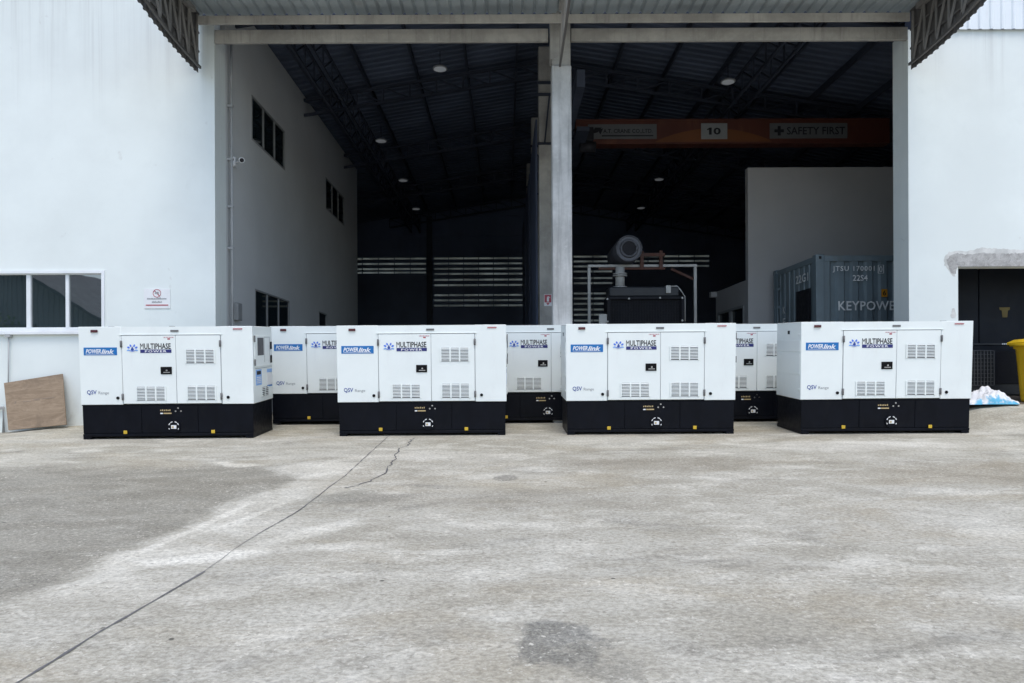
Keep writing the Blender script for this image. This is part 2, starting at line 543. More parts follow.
def text_mesh(body, bold=0.0, shear=0.0, ext=0.0, space=1.0):
    """letters as a mesh in the XZ plane, normalised to the box 0..1 x 0..1, facing -Y"""
    key = (body, bold, shear, space)
    if key in _TXT:
        return _TXT[key]
    cu = bpy.data.curves.new('letters', 'FONT')
    cu.body = body
    cu.offset = bold
    cu.shear = shear
    cu.space_character = space
    cu.resolution_u = 2
    o = bpy.data.objects.new('letters', cu)
    COL.objects.link(o)
    bpy.context.view_layer.update()
    me = bpy.data.meshes.new_from_object(o.evaluated_get(bpy.context.evaluated_depsgraph_get()))
    COL.objects.unlink(o)
    bpy.data.objects.remove(o)
    xs = [v.co.x for v in me.vertices]
    ys = [v.co.y for v in me.vertices]
    x0, x1, y0, y1 = min(xs), max(xs), min(ys), max(ys)
    for v in me.vertices:
        v.co = ((v.co.x - x0) / (x1 - x0), 0, (v.co.y - y0) / (y1 - y0))
    me.materials.clear()
    _TXT[key] = me
    return me


def letters(mb, body, x0, x1, y, z0, z1, m=None, bold=0.0, shear=0.0, space=1.0, face='-y'):
    me = text_mesh(body, bold, shear, 0, space)
    if face == '-y':
        mt = Matrix.Translation((x0, y, z0)) @ Matrix.Diagonal((x1 - x0, 1, z1 - z0, 1))
    elif face == '-x':     # reads along -y ; x0,x1 are y coordinates, y is the x of the plane
        mt = Matrix(((0, 1, 0, y), (x1 - x0, 0, 0, x0), (0, 0, z1 - z0, z0), (0, 0, 0, 1)))
    else:                  # '+x' reads along +y
        mt = Matrix(((0, 1, 0, y), (x1 - x0, 0, 0, x0), (0, 0, z1 - z0, z0), (0, 0, 0, 1)))
    mb.mesh(me, m, mt)


def rib_profile(length, pitch, depth, flat=0.6):
    """(u, h) points of a trapezoid-rib sheet"""
    pts, u = [], 0.0
    while u < length:
        for a, h in ((0, 0), (flat, 0), (flat + 0.12, 1), (0.88, 1)):
            if u + a * pitch <= length:
                pts.append((u + a * pitch, h * depth))
        u += pitch
    pts.append((length, pts[-1][1]))
    return pts


def empty(name, loc=(0, 0, 0), rot=(0, 0, 0)):
    o = bpy.data.objects.new(name, None)
    COL.objects.link(o)
    o.location = loc
    o.rotation_euler = rot
    o.empty_display_size = 0.2
    return o


def tag(o, label=None, cat=None, group=None, kind=None):
    for k, v in (('label', label), ('category', cat), ('group', group), ('kind', kind)):
        if v:
            o[k] = v
    return o


def copy_tree(o, parent=None):
    c = o.copy()
    COL.objects.link(c)
    c.parent = parent
    for ch in list(o.children):
        copy_tree(ch, c)
    return c


# ------------------------------------------------------------------ ground
def build_ground():
    ys = [-400, -120, -40, -20, -12, -8, -5, -2, 0, 2, 4, 6, 7, 8] + [8.5 + 0.25 * i for i in range(23)] + [16, 22, 32, 60, 150, 400]
    xs = [-400, -150, -60, -30, -18, -12] + [-10 + 0.4 * i for i in range(51)] + [12, 15, 20, 35, 70, 150, 400]
    mb = MB()
    mb.sheet(lambda x, y: (x, y, gz(x, y)), xs, ys, None, True)
    g = mb.build('ground', 'ground')
    tag(g, 'weathered grey concrete apron in front of the warehouse', 'ground', kind='structure')

    def strip(name, pts, w, label, wob=0.012):
        m = MB()
        pts = [Vector((p.x, p.y, 0)) for p in pts]
        fine = []
        for a, b in zip(pts, pts[1:]):
            k = max(2, int((b - a).length / 0.07))
            for j in range(k):
                fine.append(a.lerp(b, j / k))
        fine.append(pts[-1])
        L, Rr = [], []
        off = 0
        for i, p in enumerate(fine):
            d = (fine[min(i + 1, len(fine) - 1)] - fine[max(i - 1, 0)]).normalized()
            nrm = Vector((-d.y, d.x, 0))
            off = off * 0.8 + random.uniform(-wob, wob)
            ww = w * random.uniform(0.3, 1.2)
            for lst, s in ((L, 1), (Rr, -1)):
                q = p + nrm * (off + s * ww / 2)
                lst.append(m.bm.verts.new((q.x, q.y, gz(q.x, q.y) + 0.004)))
        for i in range(len(L) - 1):
            m.bm.faces.new((L[i], L[i + 1], Rr[i + 1], Rr[i]))
        o = m.build(name, 'joint')
        tag(o, label, 'ground joint', kind='structure')

    def gp(px, py):
        dx, dy = px - CX, py - CY
        yl = dy + dx * ROLL
        d = (1.37) * F / (yl + SLOPE * F)
        return Vector(((dx - dy * ROLL) / F * d, d, 0))
    strip('ground_joint', [gp(-60, 725), gp(10, 683), gp(100, 629), gp(205, 569)], 0.018, 'dark bitumen joint crossing the concrete apron towards the camera', 0.003)
    strip('ground_joint', [gp(205, 569), gp(232, 549), gp(262, 530)], 0.0045, 'faint worn stretch of the joint between its two dark ends', 0.004)
    strip('ground_joint', [gp(262, 530), gp(300, 508), gp(345, 474), gp(390, 434)], 0.011, 'thin dark joint running under the second white generator', 0.003)
    strip('ground_crack', [gp(347, 487), gp(372, 480), gp(384, 470), gp(388, 462), gp(402, 448), gp(414, 437)], 0.018, 'short ragged crack beside the joint', 0.03)


build_ground()


# ------------------------------------------------------------------ building
def frame_rect(mb, x0, x1, z0, z1, w, y0, y1):
    mb.box(x0, x0 + w, y0, y1, z0, z1)
    mb.box(x1 - w, x1, y0, y1, z0, z1)
    mb.box(x0 + w, x1 - w, y0, y1, z0, z0 + w)
    mb.box(x0 + w, x1 - w, y0, y1, z1 - w, z1)


def wx(px, d=FRONT):
    return (px - CX) / F * d


RIDGE_X = 0.92


def roof_z(x):
    return 8.31 - 0.16 * abs(x - RIDGE_X)


def truss_web(mb, a0, a1, b0, b1, n, w, m=None):
    """web members between bottom chord a0-a1 and top chord b0-b1"""
    a0, a1, b0, b1 = map(Vector, (a0, a1, b0, b1))
    for i in range(n + 1):
        t = i / n
        p, q = a0.lerp(a1, t), b0.lerp(b1, t)
        mb.bar(p, q, w, w, m)
        if i < n:
            q2 = b0.lerp(b1, (i + 1) / n)
            mb.bar(p, q2, w * 0.9, w * 0.9, m)


def build_warehouse():
    W = empty('warehouse', (0, FRONT, 0))
    tag(W, 'white industrial hall with a wide open double bay and dark interior', 'warehouse')

    def part(mb, name, m, parent=W, label=None):
        o = mb.build(name, m)
        o.parent = parent
        o.matrix_parent_inverse = Matrix.Identity(4)
        o.location = (0, -FRONT, 0) if parent is W else (0, 0, 0)
        if label:
            o['label'] = label
        return o

    xl, xr = -4.67, 6.53
    # left front wall with the window opening
    wx0, wx1 = -9.9, wx(102.5)
    wz0, wz1 = at(50, 328.5, FRONT).z, at(50, 273.2, FRONT).z
    mb = MB()
    mb.box(-17, wx0, FRONT, 12.2, -1.2, 9.6)
    mb.box(wx0, wx1, FRONT, 12.2, -1.2, wz0)
    mb.box(wx0, wx1, FRONT, 12.2, wz1, 9.6)
    mb.box(wx1, xl, FRONT, 12.2, -1.2, 6.53)
    mb.box(wx1, xl - 0.27, FRONT, 12.2, 6.53, 9.6)
    part(mb, 'front_wall', 'wall')
    # the window strip: frame with four lights
    mb = MB()
    frame_rect(mb, wx0 - 0.04, wx1 + 0.045, wz0 - 0.04, wz1 + 0.04, 0.045, FRONT - 0.025, FRONT + 0.05)
    divs = [wx0] + [wx(p) for p in (-30, 28.0, 66.8)] + [wx1]
    frame_rect(mb, wx0 + 0.006, wx1 - 0.006, wz0 + 0.006, wz1 - 0.006, 0.014, FRONT + 0.03, FRONT + 0.09)
    for a in divs[1:-1]:
        hw = 0.034 if a < divs[3] else 0.026
        mb.box(a - hw, a + hw, FRONT + 0.02, FRONT + 0.085, wz0 + 0.02, wz1 - 0.02)
    win = part(mb, 'window', 'alu')
    mb = MB()
    mb.box(wx0 - 0.12, wx1 + 0.1, FRONT - 0.07, FRONT - 0.002, wz0 - 0.10, wz0 - 0.045, None, 0.008)
    part(mb, 'window_sill', 'alu', win)
    for a, b in zip(divs, divs[1:]):
        mb = MB()
        mb.box(a + 0.012, b - 0.012, FRONT + 0.05, FRONT + 0.06, wz0 + 0.012, wz1 - 0.012)
        part(mb, 'window_pane', 'glass', win)
    # piers of the opening
    zt = at(207, 23, FRONT).z
    mb = MB()
    mb.box(xl - 0.268, xl, 12.203, 12.42, -1.2, 6.30)
    part(mb, 'pier', 'wall', W, 'left pier of the opening')
    mb = MB()
    mb.box(xr, xr + 0.27, 12.203, 12.42, -1.2, 6.30)
    part(mb, 'pier', 'wall', W, 'right pier of the opening')
    # right front wall with the low opening
    ox0, ox1, oz = wx(958.5), 10.9, at(980, 266.5, FRONT).z
    mb = MB()
    mb.box(xr, ox0, FRONT, 12.2, -1.2, 6.3)
    mb.box(ox0, ox1, FRONT, 12.2, oz, 6.3)
    mb.box(ox1, 17, FRONT, 12.2, -1.2, 6.3)
    part(mb, 'front_wall', 'wall')
    # ragged cement smeared over the top edge of the low opening
    def ragged(outline, amp, step=0.03, closed=False):
        out = []
        for (a, b), (c, d) in zip(outline, outline[1:] + (outline[:1] if closed else [])):
            n = max(1, int(math.hypot(c - a, d - b) / step))
            for q in range(n):
                t = q / n
                out.append((a + (c - a) * t + random.uniform(-amp, amp), b + (d - b) * t + random.uniform(-amp, amp)))
        return out
    z0 = oz + 0.002
    for name, mat_, grow, th in (('cement_smear', 'smear', 0.045, 0.002), ('cement_patch', 'patch', 0.0, 0.005)):
        g = grow
        edge = [(ox0 - 0.012, z0 - 0.02), (ox0 - 0.05, z0 - 0.13 - g), (ox0 - 0.11 - g * 0.6, z0 - 0.09), (ox0 - 0.17 - g, z0 + 0.03), (ox0 - 0.18 - g, z0 + 0.12), (ox0 - 0.12 - g * 0.6, z0 + 0.19 + g),
                (ox0 - 0.02, z0 + 0.215 + g), (ox0 + 0.15, z0 + 0.19 + g * 1.4), (ox0 + 0.4, z0 + 0.215 + g * 1.9), (ox0 + 0.8, z0 + 0.205 + g * 1.5), (ox0 + 1.3, z0 + 0.225 + g), (ox0 + 2.2, z0 + 0.2 + g), (ox1, z0 + 0.2 + g)]
        pts = ragged(edge, 0.012)
        pts += [(ox1, z0 + 0.2), (ox1, z0 - th * 0.4), (ox0 + 0.0, z0 - th * 0.4)]
        mb = MB()
        mb.prism(pts, FRONT - th, FRONT + 0.02, 'y')
        part(mb, name, mat_)
    c = at(953.5, 313, FRONT)
    mb = MB()
    blob = [(c.x + 0.045 * math.cos(a) * (1.25 if math.sin(a) < 0 else 0.75), c.z + 0.085 * math.sin(a)) for a in [k * math.pi / 6 for k in range(12)]]
    mb.prism(ragged(blob, 0.008, 0.02, True), FRONT - 0.003, FRONT + 0.02, 'y')
    part(mb, 'cement_patch', 'smear')
    # upper ribbed sheets on the right, and the wall above the opening
    mb = MB()
    zc = at(1000, 30.5, FRONT).z
    prof = rib_profile(10.4, 0.18, 0.02, 0.62)
    mb.sheet(lambda p, z: (6.62 + p[0], FRONT - 0.045 - p[1], z), prof, [zc, 9.6])
    part(mb, 'cladding', 'clad')
    mb = MB()
    mb.box(6.62, 17, FRONT + 0.001, 12.2, 6.303, 9.6)
    mb.box(xl - 0.27, 6.62, 12.0, 12.2, 6.62, 9.6)
    part(mb, 'gable_wall', 'backwall')
    # beams of the opening
    b_y = 11.94
    lz0, lz1 = at(390, 41.8, b_y).z, at(390, 29, b_y).z
    cx0, cx1 = wx(553.2, 11.85), wx(572.8, 11.85)
    for a, b in ((xl + 0.003, cx0 - 0.05), (cx1 + 0.003, xr - 0.003)):
        mb = MB()
        mb.box(a, b, b_y, b_y + 0.07, lz0, lz1, None, 0.008)
        part(mb, 'lintel_beam', 'beam')
    uz0, uz1 = at(390, 23.2, 11.62).z, at(390, 14.6, 11.62).z
    mb = MB()
    mb.box(wx(199, 11.62), wx(912, 11.62), 11.62, 11.66, uz0, uz1, None, 0.008)
    part(mb, 'gutter_beam', 'beam')
    # middle columns marching into the hall
    col_y = [11.85, 16.4, 20.9, 25.4]
    for i, y in enumerate(col_y):
        mb = MB()
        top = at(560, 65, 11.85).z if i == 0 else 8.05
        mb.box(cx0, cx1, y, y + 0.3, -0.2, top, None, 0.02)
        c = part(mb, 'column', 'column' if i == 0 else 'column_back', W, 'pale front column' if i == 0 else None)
        if i == 0:
            mb = MB()
            mb.box(cx0 + 0.01, cx1 - 0.01, y + 0.04, y + 0.26, top + 0.002, 6.6, None, 0.01)
            mb.box(cx0 - 0.02, cx0 + 0.02, y + 0.02, y + 0.28, top + 0.1, 6.5)
            part(mb, 'column_head', 'column_back', c)
        else:
            # bracket carrying the crane rail
            mb = MB()
            zb = 5.35
            mb.box(cx0 - 0.02, cx1 + 0.42, y + 0.05, y + 0.25, zb, zb + 0.3, None, 0.01)
            mb.bar((cx1 + 0.02, y + 0.15, zb - 0.45), (cx1 + 0.36, y + 0.15, zb), 0.08)
            part(mb, 'bracket', 'steeldark', c)
            mb = MB()
            mb.bar((cx0 + 0.13, y - 0.06, 5.9), (cx0 + 0.24, y - 0.06, 6.97), 0.035)
            mb.box(cx0 - 0.03, cx1, y - 0.06, y - 0.002, 7.20, 7.25)
            mb.box(cx0 - 0.03, cx1, y - 0.06, y - 0.002, 6.94, 6.99)
            mb.box(cx0 - 0.03, cx1, y - 0.06, y - 0.002, 5.86, 5.90)
            part(mb, 'brace', 'steeldark', c)
    mb = MB()
    mb.box(cx1 + 0.16, cx1 + 0.30, 12.6, 30.8, 5.655, 5.95)
    part(mb, 'crane_rail', 'steeldark')
    # the dark panelled partition right behind the columns on the left bay side
    mb = MB()
    for y in (16.9, 21.4, 25.9):
        mb.box(cx0 - 0.05, cx0 - 0.01, y, y + 3.9, 0.0, 6.6)
    part(mb, 'partition', 'backwall')
    # side wall of the left block, facing the bay, with its windows
    side = [(13.7, 15.76, 5.14, 5.97, 3), (19.36, 21.57, 5.14, 5.97, 3), (13.84, 16.04, 1.0, 2.39, 3), (18.6, 19.4, 1.0, 2.39, 1)]
    ycuts = sorted({12.42, 23.5} | {s[0] for s in side} | {s[1] for s in side})
    mb = MB()
    for a, b in zip(ycuts, ycuts[1:]):
        mid = (a + b) / 2
        zs = [-0.2]
        for s in sorted(side, key=lambda q: q[2]):
            if s[0] < mid < s[1]:
                zs += [s[2], s[3]]
        zs.append(7.32)
        for z0_, z1_ in zip(zs[::2], zs[1::2]):
            mb.box(xl - 0.2, xl, a, b, z0_, z1_)
    bmesh.ops.remove_doubles(mb.bm, verts=mb.bm.verts[:], dist=1e-4)
    mb.box(-17, xl - 0.2, 23.3, 23.5, -0.2, 7.32)
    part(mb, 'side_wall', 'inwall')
    for (y0, y1, z0_, z1_, k) in side:
        mb = MB()
        w = 0.03
        mb.box(xl - 0.1, xl + 0.008, y0, y0 + w, z0_, z1_)
        mb.box(xl - 0.1, xl + 0.008, y1 - w, y1, z0_, z1_)
        mb.box(xl - 0.1, xl + 0.008, y0 + w, y1 - w, z0_, z0_ + w)
        mb.box(xl - 0.1, xl + 0.008, y0 + w, y1 - w, z1_ - w, z1_)
        for j in range(1, k):
            yy = y0 + (y1 - y0) * j / k
            mb.box(xl - 0.09, xl + 0.004, yy - 0.022, yy + 0.022, z0_ + w, z1_ - w)
        wd = part(mb, 'side_window', 'aluin')
        for j in range(k):
            a = y0 + (y1 - y0) * j / k + 0.03
            b = y0 + (y1 - y0) * (j + 1) / k - 0.03
            mb = MB()
            mb.box(xl - 0.022, xl - 0.014, a, b, z0_ + 0.03, z1_ - 0.03)
            part(mb, 'window_pane', 'glassin', wd)
    # roof, far walls
    for sgn, x_out in ((-1, -17.0), (1, 14.0)):
        mb = MB()
        prof = rib_profile(19.4, 0.25, 0.035, 0.6)
        x_a, x_b = (RIDGE_X, x_out)
        mb.sheet(lambda p, t: (x_a + (x_b - x_a) * t, 12.0 + p[0], roof_z(x_a + (x_b - x_a) * t) + p[1]), prof, [0, 0.5, 1])
        mb.sheet(lambda p, t: (x_a + (x_b - x_a) * t, 12.0 + p[0], roof_z(x_a + (x_b - x_a) * t) + 0.12), [(0, 0), (19.4, 0)], [0, 0.5, 1])
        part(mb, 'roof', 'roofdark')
    mb = MB()
    mb.box(-17.2, -17.0, 12.2, 31.3, -1.2, 9.6)
    part(mb, 'outer_wall', 'backwall')
    mb = MB()
    mb.box(14.0, 14.2, 12.2, 31.3, -1.2, 9.0)
    part(mb, 'outer_wall', 'backwall')
    # purlins and trusses
    xp = -4.3
    while xp < 13:
        if abs(xp - RIDGE_X) > 0.2:
            mb = MB()
            mb.box(xp - 0.022, xp + 0.022, 12.25, 31.0, roof_z(xp) - 0.17, roof_z(xp) - 0.03)
            part(mb, 'purlin', 'steeldark')
        xp += 1.15
    for y in (12.9, 17.3, 21.6, 25.9, 30.3):
        for xe in (-4.69, 13.5):
            mb = MB()
            a0, a1 = (RIDGE_X, y, roof_z(RIDGE_X) - 0.56), (xe, y, roof_z(xe) - 0.56)
            b0, b1 = (RIDGE_X, y, roof_z(RIDGE_X) - 0.21), (xe, y, roof_z(xe) - 0.21)
            mb.bar(a0, a1, 0.06)
            mb.bar(b0, b1, 0.06)
            truss_web(mb, a0, a1, b0, b1, 9 if xe < 0 else 17, 0.035)
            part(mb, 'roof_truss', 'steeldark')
    for xt in (-3.7, 5.3):
        mb = MB()
        zt_ = roof_z(xt)
        for dx in (-0.18, 0.18):
            a0, a1 = (xt + dx, 12.3, zt_ - 0.8), (xt + dx, 30.9, zt_ - 0.8)
            b0, b1 = (xt + dx, 12.3, zt_ - 0.36), (xt + dx, 30.9, zt_ - 0.36)
            mb.bar(a0, a1, 0.05)
            mb.bar(b0, b1, 0.05)
            truss_web(mb, a0, a1, b0, b1, 26, 0.03)
        part(mb, 'long_truss', 'steeldark')
    # back wall with slatted daylight panels
    Y = 31.0
    PX = lambda p: (p - CX) / F * Y
    PZ = lambda p: EYE + (CY - p) / F * Y
    # panels: px range, list of strip rows (pixel heights)
    up = [258, 263.2, 268.4]
    full = up + [273.5, 279.4, 284.8, 294.8, 300, 305.2]
    rb = [256.8, 261.6, 266.6, 271.7, 278.3, 283.4, 293.7, 298.8, 304, 309.8, 315, 320.8]
    panels = [(330, 427.5, up + [272.0]), (433.5, 524.5, full), (573, 614, rb), (617, 711, rb[:3])]
    spans = []
    for a, b, rows in panels:
        spans.append((PX(a), PX(b), PZ(rows[-1] + 2.5), PZ(rows[0] - 2.5)))
    mb = MB()
    x = -17.0
    for s in spans:
        mb.box(x, s[0], Y, Y + 0.2, -0.3, 9.0)
        mb.box(s[0], s[1], Y, Y + 0.2, -0.3, s[2])
        mb.box(s[0], s[1], Y, Y + 0.2, s[3], 9.0)
        x = s[1]
    mb.box(x, 14.0, Y, Y + 0.2, -0.3, 9.0)
    zz = PZ(256) + 0.3
    for xx in [i * 0.31 - 4.6 for i in range(58)]:      # sheet ribs above the panels
        mb.box(xx, xx + 0.06, Y - 0.03, Y - 0.002, zz, roof_z(xx) - 0.4)
    for zg in (PZ(236), PZ(216)):
        mb.box(-4.6, 13.5, Y - 0.10, Y - 0.035, zg, zg + 0.12)
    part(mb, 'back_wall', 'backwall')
    mb = MB()
    mb.box(PX(428), PX(433), Y - 0.35, Y - 0.05, -0.1, 7.4)
    part(mb, 'wall_post', 'steeldark')
    for (a, b, rows), s in zip(panels, spans):
        mb = MB()
        edges = [s[3]]
        for r in rows:
            edges += [PZ(r - 0.95), PZ(r + 0.95)]
        edges.append(s[2])
        for z1_, z0_ in zip(edges[::2], edges[1::2]):
            if z1_ - z0_ > 0.005:
                mb.box(s[0] + 0.002, s[1] - 0.002, Y + 0.03, Y + 0.07, z0_, z1_)
        k = max(1, round((s[1] - s[0]) / 0.69))
        for j in range(k + 1):
            xx = s[0] + 0.03 + (s[1] - s[0] - 0.06) * j / k
            mb.box(xx - 0.018, xx + 0.018, Y + 0.0, Y + 0.028, s[2] + 0.002, s[3] - 0.002)
        lp = part(mb, 'louvre_panel', 'backwall')
        mb = MB()
        mb.box(s[0] + 0.003, s[1] - 0.003, Y + 0.09, Y + 0.094, s[2] + 0.003, s[3] - 0.003)
        part(mb, 'translucent_sheet', 'frp', lp)
    # closing the void over the left block
    mb = MB()
    mb.box(-17, 14.2, 12.0, 31.3, 9.62, 9.75)
    part(mb, 'roof_deck', 'backwall')

    # entrance canopy: ribbed soffit, three cantilever trusses, ribbed side fascias
    C = empty('entrance_canopy', (0, FRONT, 0))
    tag(C, 'grey ribbed steel canopy over the open bays', 'canopy')

    def cpart(mb, name, m, parent=C, label=None):
        o = mb.build(name, m)
        o.parent = parent
        o.location = (0, -FRONT, 0) if parent is C else (0, 0, 0)
        if label:
            o['label'] = label
        return o
    Y0, Y1 = 9.8, 11.93
    zs_ = lambda y: 6.565 - 0.02 * (Y1 - y)
    mb = MB()
    prof = rib_profile(11.6, 0.19, 0.03, 0.66)
    mb.sheet(lambda p, y: (-4.98 + p[0], y, zs_(y) + p[1]), prof, [Y0, Y1])
    mb.sheet(lambda x, y: (x, y, zs_(y) + 0.06), [-4.98, 6.62], [Y0, Y1])
    cpart(mb, 'soffit_sheet', 'soffit')

    def bot(y):
        # lower chord: level at the wall, sweeping up as it runs out
        t = max(0.0, (11.9 - y))
        return EYE + 4.93 + 0.042 * t ** 2.2
    ysr = [Y0 + (11.86 - Y0) * i / 16 for i in range(17)]
    for xt, sg in ((-4.86, -1), (0.9, 0), (6.50, 1)):
        mb = MB()
        for a, b in zip(ysr, ysr[1:]):
            mb.bar((xt, a, bot(a) + 0.05), (xt, b, bot(b) + 0.05), 0.03, 0.04, 'fascia')
        mb.bar((xt, Y0, zs_(Y0) - 0.06), (xt, 11.6, zs_(11.6) - 0.06), 0.075)
        n = 6 if sg else 3
        for i in range(n + 1):
            y = 11.75 - i * (1.9 / n)
            mb.bar((xt, y, bot(y) + 0.08), (xt, y, zs_(y) - 0.06), 0.026)
            if i < n:
                y2 = y - 1.9 / n
                mb.bar((xt, y, bot(y) + 0.08), (xt, y2, zs_(y2) - 0.06), 0.026)
        cpart(mb, 'canopy_truss', 'trussgrey')
        if sg:
            mb = MB()
            pr = rib_profile(2.1, 0.15, 0.022, 0.55)
            xo = xt + sg * 0.05
            g0 = [(p[0], p[1]) for p in pr]
            mb.sheet(lambda p, t: (xo + sg * p[1], 11.9 - p[0], (bot(11.9 - p[0]) - 0.02) * (1 - t) + (zs_(11.9 - p[0]) + 0.05) * t), g0, [0, 1])
            for k in range(3):
                zz_ = 0.25 + 0.3 * k
                mb.box(xo - sg * 0.03 - 0.012, xo - sg * 0.03 + 0.012, 9.85, 11.85, bot(11) + zz_, bot(11) + zz_ + 0.03)
            cpart(mb, 'side_fascia', 'fascia')
    return W


build_warehouse()


# ------------------------------------------------------------------ things fixed to the building
def fixed_things():
    # downpipe and conduits at the left pier
    mb = MB()
    x = -4.6
    mb.tube([(x, 12.50, -0.1), (x, 12.50, 6.55)], 0.02)
    for z in (1.4, 2.9, 3.6, 4.4, 5.3):
        mb.box(x - 0.068, x + 0.028, 12.47, 12.53, z, z + 0.035)
    tag(mb.build('downpipe', 'pipe'), 'thin grey conduit running up the edge of the inner left wall', 'pipe')
    # sill drain under the left windows
    mb = MB()
    p = at(8.7, 336, FRONT - 0.04)
    q = at(7.8, 384, FRONT - 0.04)
    mb.tube([(p.x, FRONT - 0.04, p.z), (q.x, FRONT - 0.04, q.z - 0.5)], 0.010)
    mb.box(p.x - 0.04, p.x + 0.04, FRONT - 0.075, FRONT - 0.003, p.z - 0.02, p.z + 0.03)
    tag(mb.build('drain_pipe', 'pipe'), 'thin vertical drain pipe under the left window', 'pipe')
    mb = MB()
    p = at(0, 408, FRONT - 0.05)
    mb.tube([(-9.6, FRONT - 0.05, p.z), (at(5.5, 408, FRONT).x, FRONT - 0.05, p.z), (at(5.5, 408, FRONT).x, FRONT - 0.05, p.z - 0.5)], 0.025)
    tag(mb.build('water_pipe', 'pipe'), 'grey horizontal pipe low on the wall behind the plywood board', 'pipe')
    # meter box
    mb = MB()
    mb.box(-4.66, -4.58, 12.72, 12.92, 1.72, 2.02, None, 0.01)
    tag(mb.build('junction_box', 'aluin'), 'small grey junction box on the inner wall beside the conduit', 'junction box')
    # security camera
    c = at(229, 159.5, 12.55)
    cam = empty('security_camera', (-4.66, 12.75, c.z))
    tag(cam, 'small white security camera on the inner left wall by the conduit', 'security camera')
    mb = MB()
    mb.box(-0.005, 0.05, -0.07, 0.05, -0.07, 0.09, None, 0.008)
    mb.build('mounting_box', 'signwhite', cam)
    mb = MB()
    mb.tube([(0.05, -0.01, 0.0), (0.12, -0.03, 0.03), (0.16, -0.06, 0.02)], 0.014)
    mb.build('arm', 'signwhite', cam)
    mb = MB()
    mb.tube([(0.13, -0.01, 0.045), (0.21, -0.19, -0.01)], 0.045, n=14)
    hd = mb.build('camera_body', 'signwhite', cam)
    mb = MB()
    mb.tube([(0.2105, -0.191, -0.0103), (0.213, -0.196, -0.012)], 0.036, n=14)
    mb.build('lens', 'ink', hd)
    # smoking sign on the left front wall
    a, b = at(144.3, 288.8, FRONT), at(170.5, 308.5, FRONT)
    s = empty('wall_sign', (a.x, FRONT - 0.001, b.z))
    tag(s, 'white rectangular prohibition sign with a red ring and a red line', 'sign')
    w, h = b.x - a.x, a.z - b.z
    mb = MB()
    mb.box(0, w, -0.012, 0, 0, h, None, 0.003)
    mb.build('panel', 'signwhite', s)
    mb = MB()
    ring = [(w / 2 + 0.062 * math.cos(t), h - 0.075 + 0.062 * math.sin(t)) for t in [k * 2 * math.pi / 24 for k in range(24)]]
    for k in range(24):
        (u0, v0), (u1, v1) = ring[k], ring[(k + 1) % 24]
        mb.bar((u0, -0.0145, v0), (u1, -0.0145, v1), 0.004, 0.009)
    mb.bar((w / 2 - 0.042, -0.0145, h - 0.033), (w / 2 + 0.042, -0.0145, h - 0.117), 0.004, 0.013)
    mb.box(0.03, w - 0.03, -0.0155, -0.0125, 0.045, 0.063)
    mb.build('red_marks', 'red', s)
    mb = MB()
    mb.box(w / 2 - 0.03, w / 2 + 0.03, -0.0175, -0.0165, h - 0.083, h - 0.066)
    mb.box(w / 2 - 0.022, w / 2 + 0.026, -0.0175, -0.0165, h - 0.066, h - 0.052)
    mb.build('ring_pictogram', 'seam', s)
    mb = MB()
    x = 0.05
    while x < w - 0.06:      # two lines of small looped script
        dx = random.uniform(0.008, 0.016)
        mb.box(x, x + dx, -0.015, -0.0135, 0.145, 0.145 + random.choice((0.02, 0.024, 0.032)))
        x += dx + 0.004
    mb.build('script_line', 'seam', s)
    mb = MB()
    x = 0.13
    while x < w - 0.14:
        dx = random.uniform(0.008, 0.016)
        mb.box(x, x + dx, -0.015, -0.0135, 0.092, 0.092 + random.choice((0.018, 0.022, 0.028)))
        x += dx + 0.004
    mb.build('script_line', 'seam', s)
    # fire point sign on the second column
    cz = at(548, 300, 16.35).z
    cx = at(548, 300, 16.35).x
    s = empty('fire_sign', (cx, 16.398, cz))
    tag(s, 'small red and white fire sign on the second column', 'sign')
    mb = MB()
    mb.box(-0.085, 0.085, -0.01, 0, -0.13, 0.13)
    mb.build('panel', 'signwhite', s)
    mb = MB()
    mb.box(-0.075, 0.075, -0.013, -0.011, -0.05, 0.12)
    mb.prism([(-0.04, -0.06), (0.04, -0.06), (0, -0.115)], -0.013, -0.011, 'y')
    mb.build('red_field', 'red', s)
    mb = MB()
    mb.box(-0.022, 0.022, -0.0155, -0.0135, -0.03, 0.06)
    mb.box(-0.01, 0.01, -0.0155, -0.0135, 0.06, 0.085)
    mb.bar((0.01, -0.0145, 0.08), (0.05, -0.0145, 0.05), 0.002, 0.012)
    mb.build('extinguisher_mark', 'decalwhite', s)


fixed_things()


